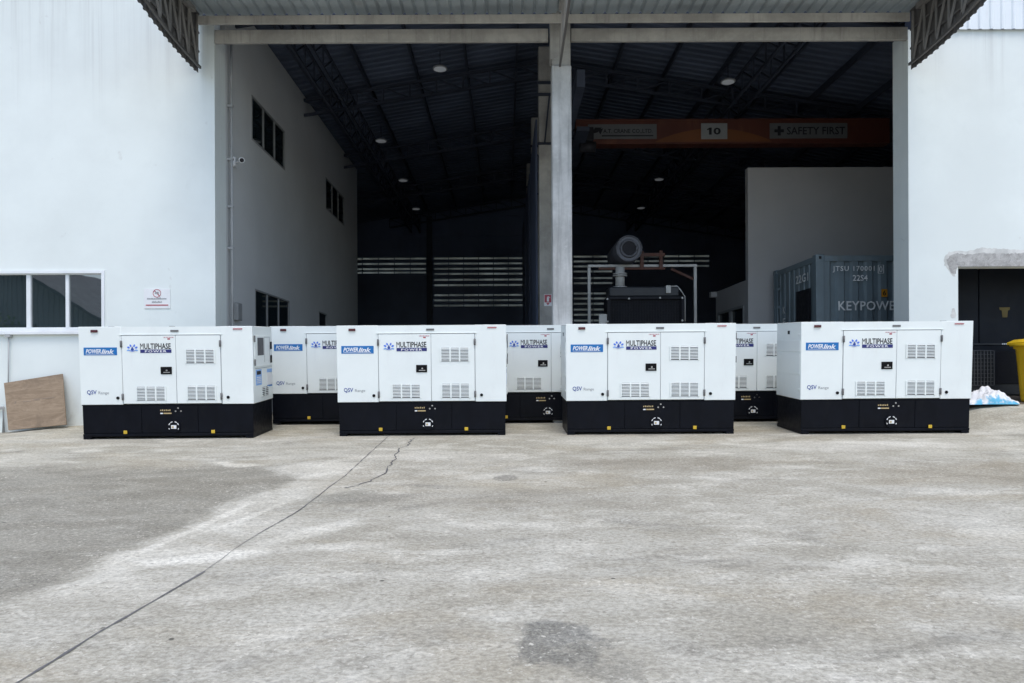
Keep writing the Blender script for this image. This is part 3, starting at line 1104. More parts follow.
# ------------------------------------------------------------------ hall fittings
def high_bays():
    spots = [(381, 141, 21.6, 'fourth hanging lamp from the front in the left bay, bright against the dark roof'),
             (440, 69, 16.6, 'hanging lamp highest in the left bay, just under the roof sheets'),
             (403, 180.5, 25.9, 'hanging lamp midway down the left bay'),
             (416, 209, 30.1, 'farthest hanging lamp of the left bay, near the back wall'),
             (728, 82, 17.3, 'hanging lamp in the right bay above the orange crane'),
             (659, 179.5, 25.8, 'hanging lamp in the right bay below the orange crane'),
             (641, 208, 29.9, 'farthest hanging lamp of the right bay')]
    spots[0] = (381, 141, 21.6, 'brighter hanging lamp beside the top of the inner left wall')
    proto = None
    for px, py, d, lab in spots:
        while at(px, py, d).z > roof_z(at(px, py, d).x) - 0.98:
            d -= 0.05
        p = at(px, py, d)
        if proto is None:
            o = empty('high_bay_lamp')
            mb = MB()
            mb.tube([(0, 0, 0.0), (0, 0, 0.02), (0, 0, 0.05), (0, 0, 0.07)], 0.2, radii=[0.15, 0.15, 0.10, 0.05], n=20)
            mb.build('lamp_shade', 'luminaire', o)
            mb = MB()
            mb.tube([(0, 0, 0.07), (0, 0, 0.36)], 0.008, n=6)
            mb.build('hanger', 'ink', o)
            mb = MB()
            mb.tube([(0, 0, -0.012), (0, 0, -0.001)], 0.125, n=20)
            mb.build('lens', 'lens', o)
            proto = o
        else:
            o = copy_tree(proto)
        o.location = p
        tag(o, lab, 'lamp', 'high bay lamps under the hall roof')


high_bays()


def crane():
    D = 16.5
    z0, z1 = at(640, 143, D).z, at(640, 120.5, D).z
    xa, xb = at(576, 130, D).x, 8.6
    o = empty('overhead_crane', (0, D, 0))
    tag(o, 'orange overhead travelling crane girder spanning the right bay', 'crane')

    def part(mb, name, m, lab=None):
        q = mb.build(name, m, o)
        if lab:
            q['label'] = lab
        return q
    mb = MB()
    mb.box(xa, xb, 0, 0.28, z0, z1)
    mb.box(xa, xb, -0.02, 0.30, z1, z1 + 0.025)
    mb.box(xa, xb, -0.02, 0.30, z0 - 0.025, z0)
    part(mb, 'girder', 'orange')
    mb = MB()
    pts = []
    c0, c1 = at(655, 140, D).x, at(772, 140, D).x
    for k in range(25):
        t = k / 24
        pts.append((c0 + (c1 - c0) * t, z0 + 0.02 + 0.30 * math.sin(math.pi * t) ** 0.8))
    mb.prism(pts, -0.006, -0.001, 'y')
    part(mb, 'painted_arch', 'amber')
    mb = MB()
    for yy in (-0.9, 0.95):
        mb.tube([(xa + 0.05, yy, z0 - 0.02), (xa + 0.05, yy, z0 + 0.01)], 0.1)
    mb.box(xa - 0.1, xa + 0.16, -1.2, 1.4, z0 - 0.12, z0 - 0.03)
    part(mb, 'end_carriage', 'steeldark')
    mb = MB()
    hx = at(583, 140, D).x
    mb.box(hx - 0.14, hx + 0.18, -0.5, -0.1, z0 - 0.10, z0 + 0.20, None, 0.02)
    mb.tube([(hx - 0.1, -0.3, z0 - 0.18), (hx + 0.24, -0.3, z0 - 0.18)], 0.12)
    part(mb, 'hoist', 'ink')
    for (p0, p1, q0, q1, kind) in ((588, 656.5, 123, 138, 'maker'), (701, 727, 123.2, 139, 'ten'), (769.5, 847, 123, 138.6, 'safety')):
        a, b = at(p0, q1, D), at(p1, q0, D)
        zz = (z0 + z1) / 2
        hh = (b.z - a.z) / 2
        mb = MB()
        mb.box(a.x, b.x, -0.018, -0.008, zz - hh, zz + hh)
        pn = part(mb, 'sign_panel', 'signpale' if kind == 'ten' else 'signgrey')
        mb = MB()
        w = b.x - a.x
        y = -0.021
        if kind == 'ten':
            letters(mb, '0', a.x + w * 0.47, b.x - w * 0.25, y, zz - hh * 0.45, zz + hh * 0.45, None, 0.03)
            u = a.x + w * 0.35
            mb.prism([(u - 0.03, zz - hh * 0.45), (u + 0.03, zz - hh * 0.45), (u + 0.03, zz + hh * 0.45), (u - 0.015, zz + hh * 0.45), (u - 0.075, zz + hh * 0.25), (u - 0.065, zz + hh * 0.12), (u - 0.03, zz + hh * 0.2)], y - 0.001, y, 'y')
        elif kind == 'safety':
            letters(mb, 'SAFETY FIRST', a.x + w * 0.22, b.x - w * 0.03, y, zz - hh * 0.5, zz + hh * 0.5, None, 0.012)
            u, s_ = a.x + w * 0.12, hh * 0.62
            mb.box(u - s_, u + s_, y - 0.002, y, zz - s_ * 0.32, zz + s_ * 0.32)
            mb.box(u - s_ * 0.32, u + s_ * 0.32, y - 0.0042, y - 0.0022, zz - s_, zz + s_)
        else:
            letters(mb, 'A.T. CRANE CO.,LTD.', a.x + w * 0.22, b.x - w * 0.06, y, zz - hh * 0.3, zz + hh * 0.35, None, 0.01)
            mb.box(a.x + w * 0.2, b.x - w * 0.05, y - 0.002, y, zz - hh * 0.66, zz - hh * 0.5)
            u0 = a.x + w * 0.05
            mb.prism([(u0, zz - hh * 0.3), (u0 + w * 0.05, zz + hh * 0.55), (u0 + w * 0.15, zz + hh * 0.55), (u0 + w * 0.09, zz - hh * 0.1)], y - 0.003, y, 'y')
            mb.prism([(u0 + w * 0.09, zz + hh * 0.2), (u0 + w * 0.17, zz + hh * 0.45), (u0 + w * 0.13, zz - hh * 0.4)], y - 0.005, y - 0.0032, 'y')
        q = mb.build('lettering', 'ink', pn)


crane()


def office():
    D = 17.0
    x0 = at(748, 230, D).x
    z1 = at(820, 167.3, D).z
    o = empty('office_block', (x0, D, 0))
    tag(o, 'plain grey two storey office block inside the right bay behind the container', 'office')
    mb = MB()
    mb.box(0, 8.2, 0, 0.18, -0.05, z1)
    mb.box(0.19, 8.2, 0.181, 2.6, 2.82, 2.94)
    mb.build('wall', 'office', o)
    # low wing further in: its side faces the bay
    wz = at(748, 280.5, D).z
    yb = 2.6
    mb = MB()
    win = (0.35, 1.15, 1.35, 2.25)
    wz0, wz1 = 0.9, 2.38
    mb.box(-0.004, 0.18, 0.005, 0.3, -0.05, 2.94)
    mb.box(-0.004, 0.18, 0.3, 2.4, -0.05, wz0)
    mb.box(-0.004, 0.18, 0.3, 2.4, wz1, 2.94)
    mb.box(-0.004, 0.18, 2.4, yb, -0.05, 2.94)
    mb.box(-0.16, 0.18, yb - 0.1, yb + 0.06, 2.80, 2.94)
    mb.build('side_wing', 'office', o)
    mb = MB()
    w = 0.06
    for a, b in ((0.3, 1.32), (1.38, 2.4)):
        mb.box(-0.02, 0.1, a, a + w, wz0, wz1)
        mb.box(-0.02, 0.1, b - w, b, wz0, wz1)
        mb.box(-0.02, 0.1, a + w, b - w, wz1 - w, wz1)
        mb.box(-0.02, 0.1, a + w, b - w, wz0, wz0 + w)
    mb.box(-0.016, 0.1, 1.32, 1.38, wz0, wz1)
    f = mb.build('window', 'aluin', o)
    for a, b in ((0.34, 1.28), (1.42, 2.36)):
        mb = MB()
        mb.box(0.03, 0.04, a, b, wz0 + 0.04, wz1 - 0.04)
        mb.build('window_pane', 'glassin', f)


office()


def container():
    D = 14.5
    p = at(816, 254.5, D)
    x0, z1 = p.x, p.z
    L, Wd = 6.06, 2.3
    z0 = 0.22
    o = empty('shipping_container', (x0, D, z0))
    tag(o, 'slate grey corrugated container with white stencilled lettering inside the right bay', 'container')
    H = z1 - z0
    # corner posts, rails
    mb = MB()
    for x in (0, L - 0.16):
        for y in (0, Wd - 0.16):
            mb.box(x, x + 0.16, y, y + 0.16, 0.0, H, None, 0.008)
    mb.box(0.16, L - 0.16, 0.01, 0.09, H - 0.13, H - 0.02)
    mb.box(0.16, L - 0.16, 0.01, 0.09, 0.02, 0.18)
    mb.box(0.02, 0.10, 0.16, Wd - 0.16, H - 0.13, H - 0.02)
    mb.box(0.02, 0.10, 0.16, Wd - 0.16, 0.02, 0.18)
    mb.build('frame', 'container', o)
    for x in (-0.006, L - 0.17):
        for y in (-0.006, Wd - 0.17):
            for z in (-0.003, H - 0.117):
                mb = MB()
                mb.box(x, x + 0.176, y, y + 0.176, z, z + 0.12, None, 0.012)
                mb.box(x + 0.06, x + 0.11, y - 0.002, y + 0.01, z + 0.03, z + 0.085, 'ink')
                mb.build('corner_casting', 'container', o)
    # ribbed long side facing out
    mb = MB()
    pr = rib_profile(L - 0.32, 0.28, -0.05, 0.42)
    mb.sheet(lambda q, z: (0.16 + q[0], 0.025 - q[1], z), pr, [0.18, H - 0.13])
    mb.build('side_panel', 'container', o)
    # end wall with a service door
    mb = MB()
    pr = rib_profile(Wd - 0.32, 0.26, -0.04, 0.42)
    mb.sheet(lambda q, z: (0.03 - q[1], 0.16 + q[0], z), pr, [0.18, H - 0.13])
    mb.box(0.05, 0.06, 0.16, Wd - 0.16, 0.18, H - 0.13)
    mb.build('end_panel', 'container', o)
    mb = MB()
    mb.box(0.008, 0.022, 0.32, 1.02, 0.5, H - 0.62)
    mb.box(-0.004, 0.007, 0.38, 0.96, 0.56, H - 0.68, 'ink')
    d = mb.build('service_door', 'ink', o)
    mb = MB()
    for y in (1.98, 2.1):
        mb.tube([(-0.03, y, 0.1), (-0.03, y, H - 0.1)], 0.02, n=8)
        for z in (0.4, 1.2, 2.0, 2.4):
            mb.box(-0.045, 0.03, y - 0.03, y + 0.03, z, z + 0.05)
    mb.build('lock_rod', 'container', o)
    mb = MB()
    mb.box(0.1, L - 0.1, 0.1, Wd - 0.1, H - 0.03, H - 0.01)
    mb.build('roof', 'container', o)
    mb = MB()
    for x in (0.15, L - 0.45):
        mb.box(x, x + 0.3, 0.02, Wd - 0.05, -0.17, -0.001)
    mb.build('bearer', 'rust', o)

    # stencils: positions from the photograph
    def lx(px):
        return at(px, 280, D).x - x0

    def lz(py):
        return at(855, py, D).z - z0
    mb = MB()
    y = -0.009
    letters(mb, 'JTSU 170001', lx(832.5), lx(874.5), y, lz(272.5), lz(266.0), None, 0.012, space=1.15)
    letters(mb, '0', lx(879), lx(882.3), y, lz(272.5), lz(266.2), None, 0.012)
    frame = (lx(878), lx(883.4), lz(273.4), lz(265.2))
    mb.bar((frame[0], y, frame[2]), (frame[1], y, frame[2]), 0.012, 0.004)
    mb.bar((frame[0], y, frame[3]), (frame[1], y, frame[3]), 0.012, 0.004)
    mb.bar((frame[0], y, frame[2]), (frame[0], y, frame[3]), 0.012, 0.004)
    mb.bar((frame[1], y, frame[2]), (frame[1], y, frame[3]), 0.012, 0.004)
    mb.build('serial_stencil', 'stencil', o)
    mb = MB()
    letters(mb, '22S4', lx(852.5), lx(867.5), y, lz(281), lz(275), None, 0.014)
    mb.build('size_stencil', 'stencil', o)
    mb = MB()
    letters(mb, 'KEYPOWER', lx(838), lx(902.5), y, lz(310.5), lz(301), None, 0.016, space=1.06)
    mb.build('name_stencil', 'stencil', o)
    mb = MB()
    letters(mb, '22G1', 0.95, 0.32, -0.026, H - 0.47, H - 0.30, None, 0.012, face='-x')
    mb.build('end_code_stencil', 'stencil', o)
    mb = MB()
    for k, ch in enumerate('KEYPO'):
        letters(mb, ch, 1.68, 1.54, -0.026, 1.85 - k * 0.25, 2.0 - k * 0.25, None, 0.02, face='-x')
    mb.build('end_name_stencil', 'stencil', o)
    mb = MB()
    mb.box(lx(881), lx(887), y - 0.003, y, lz(297), lz(289.3))
    st = mb.build('sticker', 'ochre', o)
    mb = MB()
    letters(mb, '6', lx(882.4), lx(885.8), y - 0.006, lz(295.8), lz(290.4), None, 0.02)
    mb.build('numeral', 'ink', st)


container()


def big_engine():
    D = 15.0
    a = at(607, 297, D)
    b = at(684, 286.5, D)
    o = empty('engine_generator', (0, D, 0.05))
    tag(o, 'large open black engine generator with a tall radiator, inside the right bay', 'generator')
    x0, x1 = a.x, b.x
    zt = b.z - 0.05
    zh = a.z - 0.05
    mb = MB()
    mb.box(x0 + 0.04, x1 - 0.10, -0.02, 0.5, zh + 0.002, zt, None, 0.03)
    mb.build('radiator_header', 'header', o)
    mb = MB()
    mb.box(x0, x0 + 0.06, -0.05, 0.5, 0.35, zh)
    mb.box(x1 - 0.06, x1, -0.05, 0.5, 0.35, zh)
    mb.box(x0 + 0.06, x1 - 0.06, -0.05, 0.5, zh - 0.05, zh)
    mb.box(x0 + 0.06, x1 - 0.06, -0.05, 0.5, 0.35, 0.42)
    mb.build('radiator_frame', 'radiator', o)
    mb = MB()
    mb.box(x0 + 0.06, x1 - 0.06, 0.04, 0.4, 0.42, zh - 0.05)
    n = 26
    for i in range(n + 1):
        x = x0 + 0.07 + (x1 - x0 - 0.14) * i / n
        mb.box(x - 0.004, x + 0.004, -0.03, -0.022, 0.42, zh - 0.05)
    z = 0.45
    while z < zh - 0.06:
        mb.box(x0 + 0.06, x1 - 0.06, -0.021, -0.014, z, z + 0.008)
        z += 0.06
    mb.build('radiator_core', 'radiator', o)
    for px, py in ((607.3, 299), (629, 298.6), (660, 297.8), (682.3, 297.8), (607.5, 321.5), (682.3, 320.5)):
        q = at(px, py, D - 0.06)
        mb = MB()
        mb.tube([(q.x, -0.075, q.z - 0.05), (q.x, -0.051, q.z - 0.05)], 0.02, n=8)
        mb.build('frame_bolt', 'pipewhite', o)
    mb = MB()
    q = at(668, 289.5, D)
    mb.box(q.x - 0.05, q.x + 0.05, -0.05, 0.1, q.z - 0.13, q.z + 0.03, None, 0.01)
    mb.build('filler_cap', 'pipewhite', o)
    mb = MB()
    mb.tube([(q.x + 0.05, 0.0, zt - 0.0), (q.x + 0.18, 0.0, zt + 0.01), (x1 - 0.06, 0.0, zt - 0.08), (x1 + 0.005, -0.03, zh), (x1 + 0.01, -0.03, zh - 0.5)], 0.014, n=8)
    mb.build('overflow_hose', 'pipewhite', o)
    # engine block and alternator behind the radiator, on a skid
    mb = MB()
    mb.box(x0 + 0.35, x1 - 0.35, 0.75, 2.4, 0.5, 1.45, None, 0.05)
    for i in range(6):
        for sx in (x0 + 0.42, x1 - 0.62):
            mb.box(sx, sx + 0.2, 0.85 + i * 0.25, 1.05 + i * 0.25, 1.452, 1.68, None, 0.02)
    mb.tube([(x0 + 0.8, 2.4, 0.95), (x0 + 0.8, 3.5, 0.95)], 0.48, n=20)
    mb.build('engine_block', 'header', o)
    mb = MB()
    mb.box(x0 + 0.1, x0 + 0.28, -0.1, 3.6, 0.0, 0.33)
    mb.box(x1 - 0.28, x1 - 0.1, -0.1, 3.6, 0.0, 0.33)
    for y in (0.1, 1.6, 3.3):
        mb.box(x0 + 0.28, x1 - 0.28, y, y + 0.15, 0.05, 0.3)
    mb.build('skid', 'radiator', o)
    mb = MB()
    q = at(602, 319, D)
    mb.box(q.x - 0.06, x0 - 0.002, -0.03, 0.06, 0.9, q.z + 0.05, None, 0.01)
    mb.build('hose_bracket', 'pipewhite', o)
    # exhaust riser
    q = at(620, 279, D + 0.3)
    mb = MB()
    zz = q.z - 0.05
    mb.tube([(q.x, 0.3, zt + 0.001), (q.x, 0.3, zz + 0.24)], 0.095, n=16)
    mb.tube([(q.x, 0.3, zt + 0.002), (q.x, 0.3, zt + 0.035)], 0.15, n=16)
    mb.tube([(q.x, 0.3, zz + 0.05), (q.x, 0.3, zz + 0.075)], 0.15, n=16)
    mb.tube([(q.x, 0.3, zz + 0.09), (q.x, 0.3, zz + 0.115)], 0.15, n=16)
    mb.build('exhaust_riser', 'pipewhite', o)

    # pipe stand carrying the silencer
    D2 = 15.65
    s = empty('pipe_stand', (0, D2, 0.05))
    tag(s, 'white pipe goalpost stand around the black radiator, with rusty cross bars', 'stand')
    l, r = at(589, 266, D2), at(695, 265.5, D2)
    top = l.z - 0.05
    for q in (l, r):
        mb = MB()
        mb.box(q.x - 0.03, q.x + 0.03, -0.03, 0.03, 0.0, top - 0.032, None, 0.006)
        mb.box(q.x - 0.12, q.x + 0.12, -0.12, 0.12, 0.0, 0.02)
        mb.build('post', 'pipewhite', s)
    mb = MB()
    mb.box(l.x - 0.03, r.x + 0.04, -0.03, 0.03, top - 0.03, top + 0.025, None, 0.006)
    mb.build('cross_bar', 'pipewhite', s)
    mb = MB()
    for px in (641, 660):
        q = at(px, 262, D2)
        mb.box(q.x - 0.035, q.x + 0.035, -0.12, -0.052, top - 0.1, top + 0.3)
    q0, q1 = at(638, 262, D2), at(664, 262, D2)
    mb.box(q0.x, q1.x, -0.119, -0.06, top + 0.18, top + 0.25)
    mb.box(at(598, 262, D2).x, q1.x, -0.118, -0.061, top - 0.095, top - 0.052)
    a_, b_ = at(671, 269, D2), at(693, 279, D2)
    mb.bar((a_.x, 0.0, a_.z - 0.05), (b_.x, 0.0, b_.z - 0.05), 0.05)
    mb.build('rusty_brace', 'rust', s)

    # silencer
    c = at(629, 248.5, 15.3)
    m = empty('exhaust_silencer', (c.x, 15.3, c.z))
    tag(m, 'round grey exhaust silencer lying above the black radiator', 'silencer')
    mb = MB()
    n = 28
    mb.tube([(0, 0.0, 0), (0, 0.03, 0), (0, 1.25, -0.0), (0, 1.35, -0.0)], 0.27, radii=[0.25, 0.28, 0.28, 0.2], n=n)
    mb.build('drum', 'silencer', m)
    mb = MB()
    for rr, w in ((0.165, 0.03), (0.262, 0.014)):
        ring = [(rr * math.cos(t), -0.012, rr * math.sin(t)) for t in [k * 2 * math.pi / 32 for k in range(33)]]
        mb.tube(ring, w, n=8, caps=False)
    mb.build('outlet_flange', 'silencer', m)
    mb = MB()
    mb.tube([(0, -0.004, 0), (0, -0.001, 0)], 0.16, n=24)
    mb.build('outlet_hole', 'ink', m)


big_engine()


# ------------------------------------------------------------------ the white generator sets
K = 0.00356


def gx(c):
    return (c - 437.5) * K


def gzz(c):
    return (497 - c) * K


GL, GW, GH = 2.37, 0.925, 1.552


def vent(name, x0, x1, z0, z1, parent, cols=3, y=0.0):
    mb = MB()
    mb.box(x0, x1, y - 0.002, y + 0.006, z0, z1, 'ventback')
    cw = (x1 - x0) / cols
    n = max(4, int((z1 - z0) / 0.0195))
    for c in range(cols):
        a, b = x0 + cw * c + 0.009, x0 + cw * (c + 1) - 0.009
        for i in range(n):
            zz = z1 - 0.004 - (z1 - z0 - 0.008) * i / n
            h = (z1 - z0) / n
            # pressed louvre: slopes outwards going down
            mb.prism([(y - 0.003, zz), (y - 0.012, zz - h * 0.40), (y - 0.010, zz - h * 0.48), (y - 0.0025, zz - h * 0.16)], a, b, 'x', 'white')
    for c in range(cols + 1):
        xx = x0 + cw * c
        mb.box(xx - 0.010, xx + 0.010, y - 0.011, y - 0.0025, z0, z1, 'white')
    return mb.build(name, 'white', parent)


def lotus(mb, cx, cz, s, y):
    """seven-petal flame emblem"""
    for k, (ang, ln, wd, m) in enumerate(((-100, 0.98, 0.16, 'paleblue'), (100, 0.98, 0.16, 'paleblue'), (-62, 1.0, 0.19, 'petal'), (62, 1.0, 0.19, 'petal'),
                                          (-25, 0.98, 0.17, 'petal'), (25, 0.98, 0.17, 'petal'))):
        t = math.radians(ang)
        d = Vector((math.sin(t), math.cos(t)))
        nrm = Vector((d.y, -d.x))
        base = Vector((cx, cz - s * 0.12))
        pts = []
        for u, w in ((0.48, 0.0), (0.62, 0.8), (0.8, 0.9), (1.0, 0.0), (0.8, -0.8), (0.62, -0.7)):
            q = base + d * (ln * s * u) + nrm * (w * wd * s * 1.0)
            pts.append((q.x, q.y))
        mb.prism(pts, y - 0.0012 - 0.0004 * k, y, 'y', m)
    drop = [(0, 0.40), (0.14, 0.12), (0.24, -0.08), (0.2, -0.22), (0, -0.30), (-0.2, -0.22), (-0.24, -0.08), (-0.14, 0.12)]
    mb.prism([(cx + u * s, cz + v * s) for u, v in drop], y - 0.006, y, 'y', 'navyblue')
    cup = [(-0.62, -0.12), (-0.42, -0.34), (0, -0.44), (0.42, -0.34), (0.62, -0.12), (0.36, -0.24), (0, -0.36), (-0.36, -0.24)]
    mb.prism([(cx + u * s, cz + v * s) for u, v in cup], y - 0.0068, y - 0.002, 'y', 'petal')


def make_genset():
    g = empty('generator_set')
    hx = GL / 2
    zb = gzz(363)
    d0, dm, d1 = gx(268), gx(475), gx(647)
    zt_door = gzz(96)
    # canopy shell
    mb = MB()
    mb.box(-hx, d0 - 0.004, 0.006, 0.06, zb, GH, None, 0.006)
    mb.box(d1 + 0.004, hx, 0.006, 0.06, zb, GH, None, 0.006)
    mb.box(d0 - 0.006, d1 + 0.006, 0.0072, 0.06, zt_door + 0.006, GH - 0.002)
    mb.box(-hx + 0.0005, hx - 0.0005, 0.05, GW - 0.006, zb, GH - 0.001, None, 0.008)
    mb.box(d0 - 0.03, d1 + 0.03, -0.004, 0.012, zt_door + 0.009, zt_door + 0.017, None, 0.002)
    mb.build('canopy', 'white', g)

    # doors
    def door(x0, x1):
        m = MB()
        m.box(x0, x1, 0.0, 0.022, zb + 0.012, zt_door, None, 0.004)
        return m.build('door', 'white', g)
    dl = door(d0 + 0.004, dm - 0.003)
    dr = door(dm + 0.003, d1 - 0.004)
    vent('vent', gx(320), gx(432), gzz(347), gzz(293), dl)
    vent('vent', gx(513), gx(624), gzz(204), gzz(150), dr)
    vent('vent', gx(515), gx(625), gzz(347), gzz(292), dr)
    # door seals as thin grey lines; the top strip paints the drip lip's shadow
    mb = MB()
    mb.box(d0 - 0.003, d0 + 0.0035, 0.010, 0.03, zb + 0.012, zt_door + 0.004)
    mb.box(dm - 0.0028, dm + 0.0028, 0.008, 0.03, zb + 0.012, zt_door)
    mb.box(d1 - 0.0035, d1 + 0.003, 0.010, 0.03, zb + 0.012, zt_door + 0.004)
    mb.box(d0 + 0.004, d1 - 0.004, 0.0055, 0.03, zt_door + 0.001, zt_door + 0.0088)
    mb.build('door_seal_and_shade', 'seam', g)
    for dx, drs, xs in ((d0, dl, -1), (d1, dr, 1)):
        for c in (128, 333):
            m = MB()
            m.box(dx - 0.014, dx + 0.014, -0.014, -0.0005, gzz(c + 12), gzz(c - 12), None, 0.002)
            m.tube([(dx, -0.014, gzz(c + 13)), (dx, -0.014, gzz(c - 13))], 0.008, n=8)
            m.build('hinge', 'hinge', drs)
    # latch
    m = MB()
    m.box(gx(416), gx(459), -0.010, -0.0005, gzz(246), gzz(217), None, 0.004)
    h = m.build('handle', 'latch', dl)
    m = MB()
    m.tube([(gx(440), -0.016, gzz(231)), (gx(440), -0.010, gzz(231))], 0.012, n=12)
    m.box(gx(427), gx(452), -0.0125, -0.0102, gzz(240), gzz(237), None)
    m.build('key_barrel', 'chrome', dl)
    # door logo
    m = MB()
    y = -0.0022
    lotus(m, gx(310), gzz(147), 0.082, y + 0.001)
    letters(m, 'M', gx(340), gx(353), y, gzz(148.5), gzz(126), 'ink', 0.0)
    letters(m, 'ULTIPHASE', gx(355), gx(457), y, gzz(148.5), gzz(126), 'ink', 0.02)
    m.box(gx(340), gx(459), y - 0.001, y + 0.0015, gzz(163), gzz(150), 'navy')
    letters(m, 'POWER', gx(358), gx(441), y - 0.0025, gzz(161), gzz(152.5), 'decalwhite', 0.02, space=1.25)
    m.build('company_logo', 'ink', dl)
    m = MB()
    m.box(gx(429), gx(470), y, y + 0.0015, gzz(105), gzz(101.5), 'red')
    m.box(gx(445), gx(455), y, y + 0.0015, gzz(112), gzz(107), 'red')
    for k in range(7):
        m.box(gx(430 + k * 6), gx(433.5 + k * 6), y - 0.001, y + 0.0005, gzz(104.6), gzz(102), 'decalwhite')
    m.build('warning_sticker', 'red', dl)
    # left panel marks
    yb_ = 0.004
    m = MB()
    m.box(gx(123), gx(250), yb_ - 0.001, yb_ + 0.003, gzz(171), gzz(141), None, 0.0)
    lab = m.build('brand_label', 'blue', g)
    m = MB()
    letters(m, 'POWER', gx(131), gx(189), yb_ - 0.003, gzz(164), gzz(147), None, 0.028, 0.3)
    letters(m, 'link', gx(190), gx(240), yb_ - 0.003, gzz(165), gzz(148), None, 0.028, 0.3)
    m.box(gx(131), gx(240), yb_ - 0.003, yb_ - 0.0018, gzz(167.4), gzz(166.2))
    m.build('lettering', 'decalwhite', lab)
    m = MB()
    letters(m, 'QSV', gx(130), gx(167), yb_ - 0.001, gzz(325), gzz(306), 'navyblue', 0.012)
    letters(m, 'Range', gx(174), gx(214), yb_ - 0.001, gzz(325), gzz(311), 'seam', 0.0)
    m.build('range_marking', 'petal', g)
    for c in (248, 672):
        m = MB()
        m.tube([(gx(c), -0.004, gzz(337)), (gx(c), 0.007, gzz(337))], 0.021, n=14)
        m.build('lifting_plug', 'latch', g)
    m = MB()
    m.box(gx(153), gx(180), -0.012, -0.0005, gzz(83), gzz(73), None, 0.004)
    m.build('marker_lamp', 'lamp', g)
    m = MB()
    m.box(gx(457), gx(488), -0.004, 0.002, gzz(82), gzz(75), None, 0.002)
    m.build('rating_plate', 'hinge', g)
    m = MB()
    m.box(gx(697), gx(733), -0.0015, 0.001, gzz(73), gzz(70))
    for k in range(6):
        m.box(gx(697 + k * 6), gx(701 + k * 6), -0.0015, 0.001, gzz(75.2), gzz(74))
    m.build('warning_strip', 'red', g)
    for x in (gx(200), gx(437), gx(690)):
        m = MB()
        m.box(x - 0.03, x + 0.03, 0.2, 0.26, GH + 0.0005, GH + 0.008, None, 0.002)
        m.build('roof_cap', 'hinge', g)

    # right end: control cabinet side
    def end_vent(name, y0, y1, z0, z1, parent):
        m = MB()
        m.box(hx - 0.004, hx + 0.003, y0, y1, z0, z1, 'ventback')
        n = int((z1 - z0) / 0.026)
        for i in range(n):
            zz = z1 - (z1 - z0) * i / n
            m.box(hx + 0.0035, hx + 0.014, y0 + 0.004, y1 - 0.004, zz - 0.016, zz - 0.008, 'white')
        for yy in (y0, (y0 + y1) / 2, y1):
            m.box(hx + 0.0032, hx + 0.010, yy - 0.006, yy + 0.006, z0, z1, 'white')
        return m.build(name, 'white', parent)
    m = MB()
    m.box(hx - 0.003, hx + 0.010, 0.08, 0.88, 0.98, 1.42, None, 0.004)
    ed = m.build('end_door', 'white', g)
    m = MB()
    m.box(hx + 0.0105, hx + 0.016, 0.19, 0.46, 1.14, 1.39, None, 0.003)
    m.build('control_window', 'ventback', ed)
    m = MB()
    m.box(hx + 0.0105, hx + 0.013, 0.50, 0.505, 1.04, 1.40)
    m.box(hx + 0.0105, hx + 0.013, 0.505, 0.76, 1.395, 1.40)
    m.box(hx + 0.0105, hx + 0.013, 0.755, 0.76, 1.04, 1.395)
    m.build('panel_edge', 'seam', ed)
    for z in (1.22, 1.02):
        m = MB()
        m.box(hx + 0.0105, hx + 0.024, 0.78, 0.84, z, z + 0.11, None, 0.004)
        m.build('handle', 'latch', ed)
    for z in (1.33, 1.0):
        m = MB()
        m.box(hx + 0.0105, hx + 0.022, 0.04, 0.075, z, z + 0.09, None, 0.003)
        m.build('hinge', 'hinge', ed)
    m = MB()
    m.box(hx - 0.002, hx + 0.006, 0.10, 0.86, 0.955, 0.96)
    m.build('end_seam', 'seam', g)
    m = MB()
    m.box(hx - 0.002, hx + 0.002, 0.12, 0.38, 0.72, 0.94, 'paleblue')
    m.box(hx + 0.0025, hx + 0.004, 0.16, 0.34, 0.87, 0.92, 'ink')
    for k in range(4):
        m.box(hx + 0.0025, hx + 0.004, 0.15, 0.35, 0.75 + k * 0.025, 0.76 + k * 0.025, 'signwhite')
    m.build('data_sticker', 'paleblue', g)
    m = MB()
    m.box(hx - 0.002, hx + 0.002, 0.64, 0.88, 0.88, 0.93, 'paleblue')
    m.box(hx - 0.002, hx + 0.0018, 0.64, 0.88, 0.70, 0.875, 'signwhite')
    m.box(hx - 0.002, hx + 0.002, 0.64, 0.88, 0.67, 0.695, 'blue')
    m.build('notice_sticker', 'blue', g)
    end_vent('end_vent', 0.36, 0.68, 0.55, 0.68, g)
    # left end: plain sheet with seams and a black plug
    m = MB()
    m.box(-hx - 0.004, -hx + 0.002, 0.42, 0.49, 1.385, 1.435, None, 0.002)
    m.build('end_plug', 'latch', g)
    m = MB()
    m.box(-hx - 0.0075, -hx + 0.003, 0.03, GW - 0.03, 1.14, 1.30, None, 0.002)
    m.box(-hx - 0.0055, -hx + 0.003, 0.03, GW - 0.03, 0.82, 1.13, None, 0.002)
    for yy in (0.06, GW - 0.06):
        for zz in (0.62, 0.84, 1.1, 1.38):
            m.tube([(-hx - 0.012, yy, zz), (-hx + 0.001, yy, zz)], 0.010, n=8)
    m.build('end_plate', 'white', g)

    # base: black tank skid in three pressed panels
    bx = 2.335 / 2
    m = MB()
    z0, z1 = gzz(487), zb - 0.003
    m.box(-bx, bx, 0.022, GW - 0.02, z0, z1)
    c0, c1 = gx(335), gx(553)
    for a, b in ((-bx, c0 - 0.003), (c0 + 0.003, c1 - 0.003), (c1 + 0.003, bx)):
        m.box(a, b, 0.012, 0.0215, z0 + 0.045, z1 - 0.012, None, 0.003)
